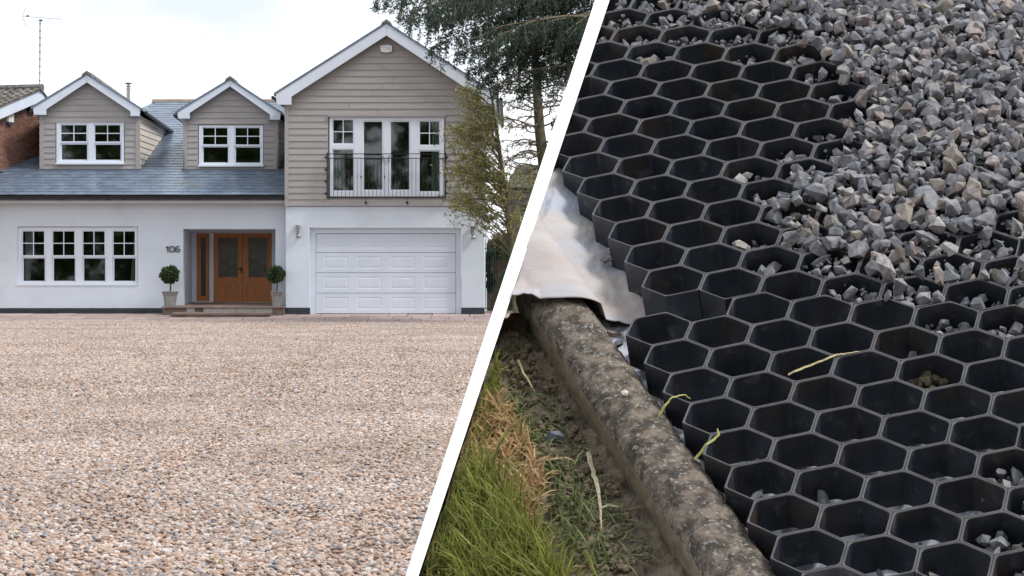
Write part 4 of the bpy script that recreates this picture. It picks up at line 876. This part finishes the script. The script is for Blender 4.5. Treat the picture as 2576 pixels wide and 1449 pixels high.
# crushed stone fill
FILL = [(1500, 50, .75), (1600, 55, .8), (1750, 60, .9), (1850, 60, 1.0), (2000, 40, 1.15), (2200, 60, 1.35), (2500, 60, 1.35), (1560, 85, .5), (1690, 85, .7), (1850, 95, .7), (2000, 95, .85), (1560, 125, 0), (1750, 128, 0), (1880, 140, .5), (2020, 140, .6), (2110, 145, 1.15), (1560, 170, 0), (1700, 170, 0), (1830, 170, 0), (1950, 170, .12), (2090, 190, .6), (2200, 180, 1.25), (1600, 220, 0), (1800, 220, 0), (1950, 225, 0), (2100, 235, .5), (2200, 225, 1.0), (2300, 220, 1.35), (2500, 200, 1.4), (1700, 270, 0), (1900, 270, .1), (2050, 270, 0), (2150, 275, .25), (2280, 300, 1.25), (1760, 325, 0), (1900, 320, .1), (2020, 330, .45), (2120, 330, .65), (2250, 350, 1.15), (2400, 300, 1.35), (1650, 375, 0), (1800, 375, 0), (1930, 380, .55), (2100, 385, .65), (2200, 390, 1.0), (2350, 400, 1.2), (2550, 380, 1.2), (1850, 445, .2), (1990, 430, .75), (2100, 440, .95), (2300, 440, 1.08), (2500, 430, 1.1), (1780, 500, 0), (1900, 500, .5), (2000, 510, .95), (2150, 500, 1.05), (2400, 500, 1.), (1550, 450, 0), (1700, 550, 0), (1850, 555, .1), (1960, 550, .8), (2100, 560, 1.0), (2400, 560, 1.), (1600, 600, 0), (1760, 610, .05), (1900, 600, .25), (2050, 600, .9), (2200, 600, 1.0), (1930, 670, .22), (2070, 660, .85), (2200, 670, .9), (2400, 620, .9), (2550, 620, .8), (2050, 725, .05), (2180, 740, .7), (2310, 735, .75), (2440, 750, .4), (2560, 700, .8), (1800, 700, 0), (1900, 760, 0), (2080, 790, .05), (2220, 800, .08), (2370, 810, .38), (2540, 830, .42), (2400, 900, 0), (2550, 890, .1), (2330, 950, 0), (2200, 900, 0), (2000, 900, 0), (2530, 1160, .3), (2450, 1050, 0), (2450, 1180, 0), (2530, 1270, .38), (2420, 1280, 0), (2520, 1400, .35), (2400, 1400, 0.05), (2260, 1000, 0), (2200, 1200, .02), (2300, 1310, .06), (2100, 1300, 0), (2000, 1100, 0), (2300, 1420, 0), (1900, 1000, 0), (2550, 1000, 0)]
FA = np.array(FILL)
def fill_at(x, y):
    d2 = (FA[:, 0] - x) ** 2 + ((FA[:, 1] - y) * 1.6) ** 2 + 40; w_ = d2 ** -2.2; return float((w_ * FA[:, 2]).sum() / w_.sum())
def ico(sub=1):
    bpyme = bpy.data.meshes.new('t'); import bmesh as BMm; bm = BMm.new(); BMm.ops.create_icosphere(bm, subdivisions=sub, radius=1); V = np.array([v.co[:] for v in bm.verts]); Fq = np.array([[v.index for v in f.verts] for f in bm.faces]); bm.free(); bpy.data.meshes.remove(bpyme); return V, Fq
IV, IF = ico(2)
rocks = []
for k in range(30):                                      # angular chips: convex hulls of a few points on a flattened ball
    bm = bmesh.new(); sc_ = np.array((1, rng.uniform(.6, .95), rng.uniform(.45, .8)))
    for _ in range(int(rng.integers(11, 17))):
        p = rng.normal(size=3); p /= np.linalg.norm(p); bm.verts.new(tuple(p * sc_ * rng.uniform(.82, 1.08)))
    r_ = bmesh.ops.convex_hull(bm, input=bm.verts[:]); bmesh.ops.delete(bm, geom=[e for e in r_['geom_interior'] if isinstance(e, bmesh.types.BMVert)], context='VERTS'); bmesh.ops.triangulate(bm, faces=bm.faces[:]); bm.verts.index_update(); bm.verts.ensure_lookup_table()
    rocks.append((np.array([v.co[:] for v in bm.verts]), np.array([[v.index for v in f.verts] for f in bm.faces]))); bm.free()
BASIS = np.array([RA[:], RB[:], RN[:]])
def rnd_rot():
    q = rng.normal(size=4); q /= np.linalg.norm(q); a, b, c, d = q
    return np.array([[1 - 2 * (c * c + d * d), 2 * (b * c - a * d), 2 * (b * d + a * c)], [2 * (b * c + a * d), 1 - 2 * (b * b + d * d), 2 * (c * d - a * b)], [2 * (b * d - a * c), 2 * (c * d + a * b), 1 - 2 * (b * b + c * c)]])
SV = []; SF = []; so_ = 0
def stone(u, v, h, s):
    global so_
    if (bp(u, v, h) - CUT_P).dot(CUT_N) < s * 1.1: return
    V, F3 = rocks[rng.integers(30)]; V = (V @ rnd_rot().T) * s * rng.choice((.95, 1.1, 1.22)); V = V @ BASIS + np.array(bp(u, v, h)[:]); SV.append(V); SF.append(F3 + so_); so_ += len(V)
for (u, v, dh, x, y) in cells:
    f_ = fill_at(x, y); f_ += (.13 * min(1, max(0, (f_ - .25) / .3))) + rng.normal() * .04
    if f_ < .035: continue
    lv = -HC + max(0., f_ * HC - .024); f_ += .14 if .15 < f_ < .9 else 0; m_ = int(round(min(1., f_ / .42) * 11)); pts = []
    for layer in range(2 if f_ > .3 else 1):
        pl = []
        for _ in range(400):
            if len(pl) >= m_: break
            a_, b_ = rng.uniform(-.5, .5, 2) * WC; s = rng.uniform(.0055, .0122) * (1.15 if rng.random() < .15 else 1)
            if max(abs(a_), abs(a_ * .5 + b_ * .866), abs(a_ * .5 - b_ * .866)) > WC / 2 - s - .002: continue
            if f_ < .3: b_ += .0
            if any((a_ - q[0]) ** 2 + (b_ - q[1]) ** 2 < ((s + q[2]) * .74) ** 2 for q in pl): continue
            pl.append((a_, b_, s)); stone(u + a_, v + b_ * KV, min(dh + lv + s * .6 + layer * .012 + rng.uniform(0, .004), dh + (f_ - 1) * .03 + .004), s)
    if f_ > .98:
        k_ = int(18 * min(1., (f_ - .98) / .16))
        pl = []
        for _ in range(500):
            if len(pl) >= k_: break
            a_, b_ = rng.uniform(-.5, .5, 2) * WC; s = rng.uniform(.007, .0142)
            if any((a_ - q[0]) ** 2 + (b_ - q[1]) ** 2 < ((s + q[2]) * .62) ** 2 for q in pl): continue
            pl.append((a_, b_, s)); stone(u + a_, v + b_ * .9, dh + .002 + rng.uniform(0, .012) * min(1.4, (f_ - .85) / .3), s)
for (u, v, dh, x, y) in cells:                              # grit and fines
    f_ = fill_at(x, y)
    for _ in range(int(16 if f_ > .25 else rng.integers(0, 6))):
        a_, b_ = rng.uniform(-.40, .40, 2) * WC
        stone(u + a_, v + b_ * KV, dh + (-HC + .002 if f_ < .1 else min(-HC + f_ * HC, .006) + rng.uniform(-.006, .004)), rng.uniform(.0014, .0042))
gs = link('crushed_stone', arr_mesh('crushed_stone', np.concatenate(SV), np.concatenate(SF)), M_rock); tag(gs, 'grey crushed stone chippings filling the honeycomb cells', 'gravel', kind='stuff')
# kerb: concrete edging with rounded top
prof = [(-.031, -.085), (-.0305, -.026), (-.0285, -.0165), (-.0235, -.0085), (-.015, -.0035), (-.006, -.0012), (.006, -.0012), (.015, -.0035), (.0235, -.0085), (.0285, -.0165), (.0305, -.026), (.031, -.085)]
pu = []                                                  # refine the profile
for (a, b), (c, d) in zip(prof, prof[1:]):
    m_ = max(1, int(math.hypot(c - a, d - b) / .0035))
    pu += [(a + (c - a) * t / m_, b + (d - b) * t / m_) for t in range(m_)]
pu.append(prof[-1]); V = []; Fq = []; ns = 190; s0, s1 = -.20, np.linalg.norm(k1 - k0) + .04
from mathutils import noise as mn
for i in range(ns + 1):
    s = s0 + (s1 - s0) * i / ns
    for a, b in pu:
        q = k0 + kd * s + kn * a; nv_ = mn.fractal(Vector((q[0] * 130, q[1] * 130, b * 130)), 1., 2., 4) * .0016 + mn.noise(Vector((q[0] * 40, q[1] * 40, b * 40))) * .0012; rl = math.hypot(a, b + .03) + 1e-6
        V.append(tuple(bp(q[0] + kn[0] * a / rl * nv_, q[1] + kn[1] * a / rl * nv_, b + (b + .03) / rl * nv_)))
k_ = len(pu)
for i in range(ns):
    for j in range(k_ - 1): o = i * k_ + j; Fq.append((o, o + 1, o + k_ + 1, o + k_))
kb = link('kerb_edging', arr_mesh('kerb_edging', V, Fq), M_kerb, smooth=True); kb.data.materials.append(mat('kerb_side', (.235, .20, .15), .95, .1, (.16, .135, .10), 60, bump=(220, .6, .002)))
kq = [1 if pu[i % (k_ - 1)][1] < -.024 + .004 * mn.noise(Vector((i // (k_ - 1) * .21, 3, 1))) else 0 for i in range(len(Fq))]; kb.data.polygons.foreach_set('material_index', kq); tag(kb, 'weathered round topped concrete kerb beside the black grid', 'kerb')
# soil left of the kerb
SOIL_H = -.056
so0 = [tuple(k0 + kd * s0 - kn * .026), tuple(k0 + kd * s1 - kn * .026), tuple(k0 + kd * s1 - kn * .42), tuple(k0 + kd * s0 - kn * .22)]
def soil_h(u, v, s, t): return SOIL_H + .012 * t * t + mn.fractal(Vector((u * 38, v * 38, 3)), 1, 2, 4) * .007 + mn.fractal(Vector((u * 160, v * 160, 8)), 1, 2, 4) * .0045
bl_ = [inn[3], inn[0]]
nu, nv_n = 170, 90; V = []; keep = []
be0, be1 = np.array(inn[3]), np.array(inn[0]); bd = (be1 - be0) / np.linalg.norm(be1 - be0); bnn = np.array((bd[1], -bd[0]))
bnn = bnn if np.dot(bnn, np.array(ctr) - be0) > 0 else -bnn
for j in range(nv_n + 1):
    for i in range(nu + 1):
        s_, t = i / nu, j / nv_n; q = (np.array(so0[0]) * (1 - s_) + np.array(so0[1]) * s_) * (1 - t) + (np.array(so0[3]) * (1 - s_) + np.array(so0[2]) * s_) * t
        h_ = soil_h(q[0], q[1], s_, t); q, e_ = inside_bed(q, h_)
        V.append(tuple(bp(q[0], q[1], h_)))
Fq = [(j * (nu + 1) + i, j * (nu + 1) + i + 1, (j + 1) * (nu + 1) + i + 1, (j + 1) * (nu + 1) + i) for j in range(nv_n) for i in range(nu)]
sl_o = link('soil_strip', arr_mesh('soil_strip', V, Fq), M_earth, smooth=True); tag(sl_o, kind='structure')
# geotextile sheet
B0 = np.array(buv(1500, 425, -.038)); L0, L1 = np.array(buv(1385, 405, -.006)), np.array(buv(1284, 752, .006)); B1b = np.array(buv(1640, 818, -.038))
V = []; CL = []; nu, nv_n = 70, 90
for j in range(nv_n + 1):
    for i in range(nu + 1):
        t, s_ = j / nv_n, i / nu; b = B0 * (1 - t) + B1b * t; l = L0 * (1 - t) + L1 * t; q = b * (1 - s_) + l * s_
        h_ = -.0405 + (.043 + .004 * t) * min(1, max(0, s_ - .14) * 1.45) ** 1.3 * (.5 + .5 * t) + mn.noise(Vector((q[0] * 24, q[1] * 17, 2))) * .0026 * (.3 + s_) + mn.fractal(Vector((q[0] * 70, q[1] * 40, 5)), 1, 2, 3) * .0022
        ka = abs(kerb_side(q[0], q[1]))
        if ka < .040: h_ = max(h_, .0045 - (ka / .040) ** 3 * .016)
        if t > .93: h_ += (t - .93) / .07 * .003; q = q + np.array((0, .004)) * math.sin(s_ * 7 + .5) * (t - .93) / .07
        q, e_ = inside_bed(q, h_)
        CL.append(e_ < -.004); V.append(tuple(bp(q[0], q[1], h_)))
Fq = [(j * (nu + 1) + i, j * (nu + 1) + i + 1, (j + 1) * (nu + 1) + i + 1, (j + 1) * (nu + 1) + i) for j in range(nv_n) for i in range(nu) if not (CL[j * (nu + 1) + i] or CL[j * (nu + 1) + i + 1] or CL[(j + 1) * (nu + 1) + i] or CL[(j + 1) * (nu + 1) + i + 1])]
tx = link('geotextile_sheet', arr_mesh('geotextile_sheet', V, Fq), M_textile, smooth=True); tag(tx, 'pale felt sheet draped between the white board and the black grid', 'felt sheet')
sm_ = tx.modifiers.new('thickness', 'SOLIDIFY'); sm_.thickness = .0009; sm_.offset = -1
# grass, dry thatch and clippings
def blades(n, sampler, ln, wd, lean, seg=4):
    V = []; Fq = []; o = 0; done = 0; tries = 0
    while done < n and tries < n * 6:
        tries += 1; u, v, h = sampler(); l_ = ln * random.uniform(.5, 1.3); az = random.uniform(0, 6.283); b_ = random.uniform(*lean); w_ = wd * random.uniform(.4, 1.7); d = (math.cos(az), math.sin(az)); pz = (-d[1], d[0]); p = [u, v, h]; el = random.uniform(1.2, 1.57) if lean[0] < 1 else random.uniform(-.02, .3); W = []
        for k in range(seg + 1):
            ww = w_ * (1 - (k / seg) ** 2 * .95) / 2
            W.append(bp(p[0] + pz[0] * ww, p[1] + pz[1] * ww, p[2])); W.append(bp(p[0] - pz[0] * ww, p[1] - pz[1] * ww, p[2]))
            e2 = el - b_ * k / seg; p[0] += d[0] * math.cos(e2) * l_ / seg; p[1] += d[1] * math.cos(e2) * l_ / seg; p[2] += math.sin(e2) * l_ / seg
        if min((q - CUT_P).dot(CUT_N) for q in W) < .0015: continue
        V += [tuple(q) for q in W]; done += 1
        for k in range(seg): Fq.append((o + 2 * k, o + 2 * k + 1, o + 2 * k + 3, o + 2 * k + 2))
        o += 2 * (seg + 1)
    return arr_mesh('blades', V, Fq)
def region(poly, h):                                      # random bed point inside a picture polygon at height h
    xs_, ys_ = [p[0] for p in poly], [p[1] for p in poly]
    def inside(x, y):
        c = False; j = len(poly) - 1
        for i in range(len(poly)):
            if (poly[i][1] > y) != (poly[j][1] > y) and x < (poly[j][0] - poly[i][0]) * (y - poly[i][1]) / (poly[j][1] - poly[i][1]) + poly[i][0]: c = not c
            j = i
        return c
    def f():
        while True:
            x, y = random.uniform(min(xs_), max(xs_)), random.uniform(min(ys_), max(ys_))
            if inside(x, y): u, v = buv(x, y, h); return u, v, h
    return f
bx_ = lambda y: 1057 + 475 * (1449 - y) / 1449 + 8
grass_poly = [(bx_(1190), 1190), (1235, 1215), (1300, 1320), (1395, 1440), (1455, 1560), (bx_(1520), 1520)]
gr = link('grass', blades(3400, region(grass_poly, SOIL_H + .008), .056, .0024, (.2, 1.5)), M_blade); tag(gr, 'long green grass in the lower corner of the bed', 'grass', kind='stuff')
gd_ = link('dry_thatch', blades(900, region(grass_poly, SOIL_H + .006), .040, .0024, (.5, 2.2)), M_dry); tag(gd_, 'dry blades mixed into the long green grass', 'dry grass', kind='stuff')
gd2 = link('grass', blades(160, region([(bx_(1020), 1020), (1262, 1020), (1320, 1120), (1350, 1200), (1300, 1290), (1200, 1260), (bx_(1200), 1200)], SOIL_H + .004), .034, .0024, (.2, 1.8)), M_blade); tag(gd2, 'green blades growing through the dry grass patch', 'grass', kind='stuff')
g2 = link('grass', blades(420, region([(bx_(940), 940), (1262, 950), (1240, 1120), (1180, 1200), (bx_(1195), 1195)], SOIL_H + .004), .034, .0022, (.2, 1.6)), M_blade); tag(g2, 'thin grass tufts beside the white board above the dry patch', 'grass', kind='stuff')
g4 = link('grass', blades(420, region([(1290, 1010), (1440, 1200), (1560, 1440), (1440, 1440), (1300, 1240)], SOIL_H), .03, .0018, (.6, 1.8)), M_clip); tag(g4, 'sparse grey green grass growing in the bare soil', 'grass', kind='stuff')
g3 = link('dry_thatch', blades(1500, region([(bx_(1020), 1020), (1262, 1020), (1330, 1120), (1370, 1220), (1350, 1340), (1230, 1300), (bx_(1260), 1260)], SOIL_H + .010), .030, .0024, (.6, 2.4)), M_dry); tag(g3, 'curled orange brown dry grass beside the white board', 'dry grass', kind='stuff')
g5 = link('grass_clippings', blades(420, region([(1270, 850), (1330, 880), (1440, 1060), (1540, 1230), (1640, 1420), (1500, 1440), (1330, 1150), (1255, 960)], SOIL_H + .005), .026, .0011, (1.01, 1.3), 3), M_clip); tag(g5, 'cut grass clippings scattered over the soil by the kerb', 'clippings', kind='stuff')
V_ = []; F_ = []; o = 0; smp = region([(1262, 830), (1320, 850), (1430, 1030), (1540, 1215), (1660, 1440), (1480, 1445), (1330, 1180), (1245, 960)], SOIL_H)
for _ in range(650):
    u, v, h = smp(); sz = .0011 + .0032 * rng.random() ** 3; V = (IV + rng.normal(size=IV.shape) * .15) * sz @ BASIS + np.array(bp(u, v, h + .004 + sz * .4)[:]); V_.append(V); F_.append(IF + o); o += len(V)
cb = link('soil_crumbs', arr_mesh('soil_crumbs', np.concatenate(V_), np.concatenate(F_)), mat('crumb_soil', (.20, .16, .115), 1, .05, (.12, .095, .065), 200)); tag(cb, 'loose soil crumbs scattered along the foot of the kerb', 'soil', kind='stuff')
# single straws and stalks
def straw(pts, r, label, m=M_straw):
    P = [bp(*buv(x, y, h), h) for x, y, h in pts]; Q = []
    for i in range(len(P) - 1):                             # finer path with small kinks
        for k in range(4): Q.append(P[i].lerp(P[i + 1], k / 4) + RA * random.gauss(0, .0004) + RN * random.gauss(0, .0004))
    Q.append(P[-1]); mb = MB(); n = len(Q)
    for i, p in enumerate(Q):
        t = (Q[min(i + 1, n - 1)] - Q[max(i - 1, 0)]).normalized(); sd_ = t.cross(RN).normalized(); w_ = r * .85 * (1.05 - (i / (n - 1)) ** 2 * .8) * random.uniform(.8, 1.15); tw = random.uniform(-.3, .3)
        mb.v += [tuple(p + sd_ * w_), tuple(p + RN * w_ * (.35 + tw)), tuple(p - sd_ * w_), tuple(p - RN * w_ * .25)]
    for i in range(n - 1):
        for k in range(4): mb.f.append((i * 4 + k, i * 4 + (k + 1) % 4, i * 4 + 4 + (k + 1) % 4, i * 4 + 4 + k))
    c = P[0]; o = link('straw', mb.mesh('straw', c), m, loc=c); tag(o, label, 'straw')
straw([(1982, 942, -.004), (2040, 918, .003), (2102, 893, .007), (2120, 890, .007), (2163, 884, .006)], .0019, 'pale straw lying across the empty cells of the lower grid')
straw([(1303, 905, SOIL_H + .008), (1325, 950, SOIL_H + .01), (1347, 987, SOIL_H + .006)], .0016, 'tan straw on the soil just below the felt sheet')
straw([(1478, 1138, SOIL_H + .01), (1492, 1185, SOIL_H + .012), (1503, 1225, SOIL_H + .014), (1510, 1275, SOIL_H + .014), (1512, 1330, SOIL_H + .01)], .0026, 'long pale stalk on the soil along the kerb', mat('pale_stalk', (.46, .41, .29), .7, .2, (.33, .28, .18), 150))
straw([(1510, 1277, SOIL_H + .014), (1530, 1270, SOIL_H + .014), (1560, 1274, SOIL_H + .012)], .002, 'short pale side stalk joined to the long stalk', mat('pale_stalk', (.62, .56, .40)))
straw([(1332, 1168, SOIL_H + .012), (1375, 1155, SOIL_H + .016), (1425, 1152, SOIL_H + .014), (1450, 1160, SOIL_H + .01)], .0022, 'brown curved stem above the dry grass', mat('brown_stem', (.36, .24, .14), .8, .2))
straw([(1655, 1050, -.004), (1672, 1020, .004), (1692, 1000, .007), (1722, 992, .006), (1737, 1003, .002)], .0018, 'yellow green blade looping from the kerb to the grid', mat('yellow_blade', (.34, .33, .10), .5, .3))
straw([(1748, 1156, -.004), (1778, 1120, .004), (1808, 1092, .008), (1805, 1078, .009)], .0022, 'short green stem leaning on the kerb edge', mat('yellow_blade', (.34, .33, .10)))
straw([(1330, 836, SOIL_H + .004), (1326, 805, SOIL_H + .03), (1322, 772, SOIL_H + .045)], .0032, 'single dark green leaf standing beside the kerb end', M_ivy)
straw([(1470, 1385, SOIL_H + .012), (1490, 1425, SOIL_H + .014), (1512, 1470, SOIL_H + .012)], .0026, 'green stalk in the grass at the bottom edge', M_blade)
# single stones
def single(x, y, h, s, label, m=None, name='pebble', k=None):
    u, v = buv(x, y, h); V, F3 = rocks[rng.integers(30) if k is None else k]; V = V @ rnd_rot().T * s; c = bp(u, v, h); o = link(name, arr_mesh(name, V @ BASIS, F3), m or M_rock, loc=c); tag(o, label, 'stone')
single(1573, 988, .0015, .0052, 'small white pebble lying on top of the kerb', mat('white_pebble', (.62, .57, .50), .7, .3))
single(1546, 840, -.018, .0095, 'rounded pinkish pebble between the kerb and the felt sheet', mat('pink_pebble', (.36, .27, .22), .8, .2))
single(1556, 868, -.022, .010, 'grey pebble wedged between kerb and black grid')
single(1528, 650, -.028, .010, 'grey stone outside the fourth border cell of the upper grid')
single(1408, 608, -.028, .011, 'grey stone between the felt and the upper grid')
single(1440, 590, -.030, .013, 'greenish grey stone beside the border of the upper grid')
single(1332, 1178, SOIL_H + .004, .010, 'blue grey stone half buried in the soil', mat('slate_chip', (.16, .18, .21), .8, .2), k=3)
single(1395, 1105, SOIL_H + .004, .014, 'flat dark stone among the clippings', mat('slate_chip', (.16, .18, .21)))
# dirt crumbs in one cell
V_ = []; F_ = []; o = 0
for _ in range(46):
    a_, b_ = rng.normal(size=2) * .009; s = rng.uniform(.002, .0055); u, v = buv(2335, 950, -.02); V = (IV + rng.normal(size=IV.shape) * .12) * s @ BASIS + np.array(bp(u + a_, v + b_, -.024 + rng.uniform(0, .008) * max(0, 1 - abs(a_) / .014))[:]); V_.append(V); F_.append(IF + o); o += len(V)
dc = link('soil_crumbs', arr_mesh('soil_crumbs', np.concatenate(V_), np.concatenate(F_)), mat('crumb_soil', (.20, .145, .09), 1, .05, (.13, .095, .06), 200)); tag(dc, 'heap of brown soil crumbs inside one empty cell', 'soil', kind='stuff')
# fallen leaves on the drive
def fallen(x, y, label, col, sz):
    Y = CH * F / (y - PY) * 1.0; c = at(x, y, Y); c.z = .035; n = 7; mb = MB(); top = []; 
    for i in range(n): t = i / (n - 1); w_ = sz * .35 * math.sin(math.pi * min(t * 1.05 + .03, 1)); top.append((c + Vector((sz * (t - .5), -w_, .012 * math.sin(t * 5))), c + Vector((sz * (t - .5), w_, .006 + .008 * math.sin(t * 5 + 1)))))
    for (a, b), (d, e) in zip(top, top[1:]): mb.quad(a, d, e, b)
    o = link('fallen_leaf', mb.mesh('fallen_leaf', c), mat('fallen_' + label.split()[0], col, .7, .2), loc=c); tag(o, label, 'leaf', 'leaves fallen on the drive')
fallen(1065 * .805 / .805 * .805, 805 + 0 * 1 + 190, 'yellow leaf lying on the gravel midway up the drive', (.55, .42, .08), .08)
fallen(545, 1428, 'olive leaf lying on the gravel at the bottom edge', (.30, .27, .12), .065)
fallen(888, 1430, 'dark green leaf lying on the gravel near the white edge', (.10, .14, .10), .055)
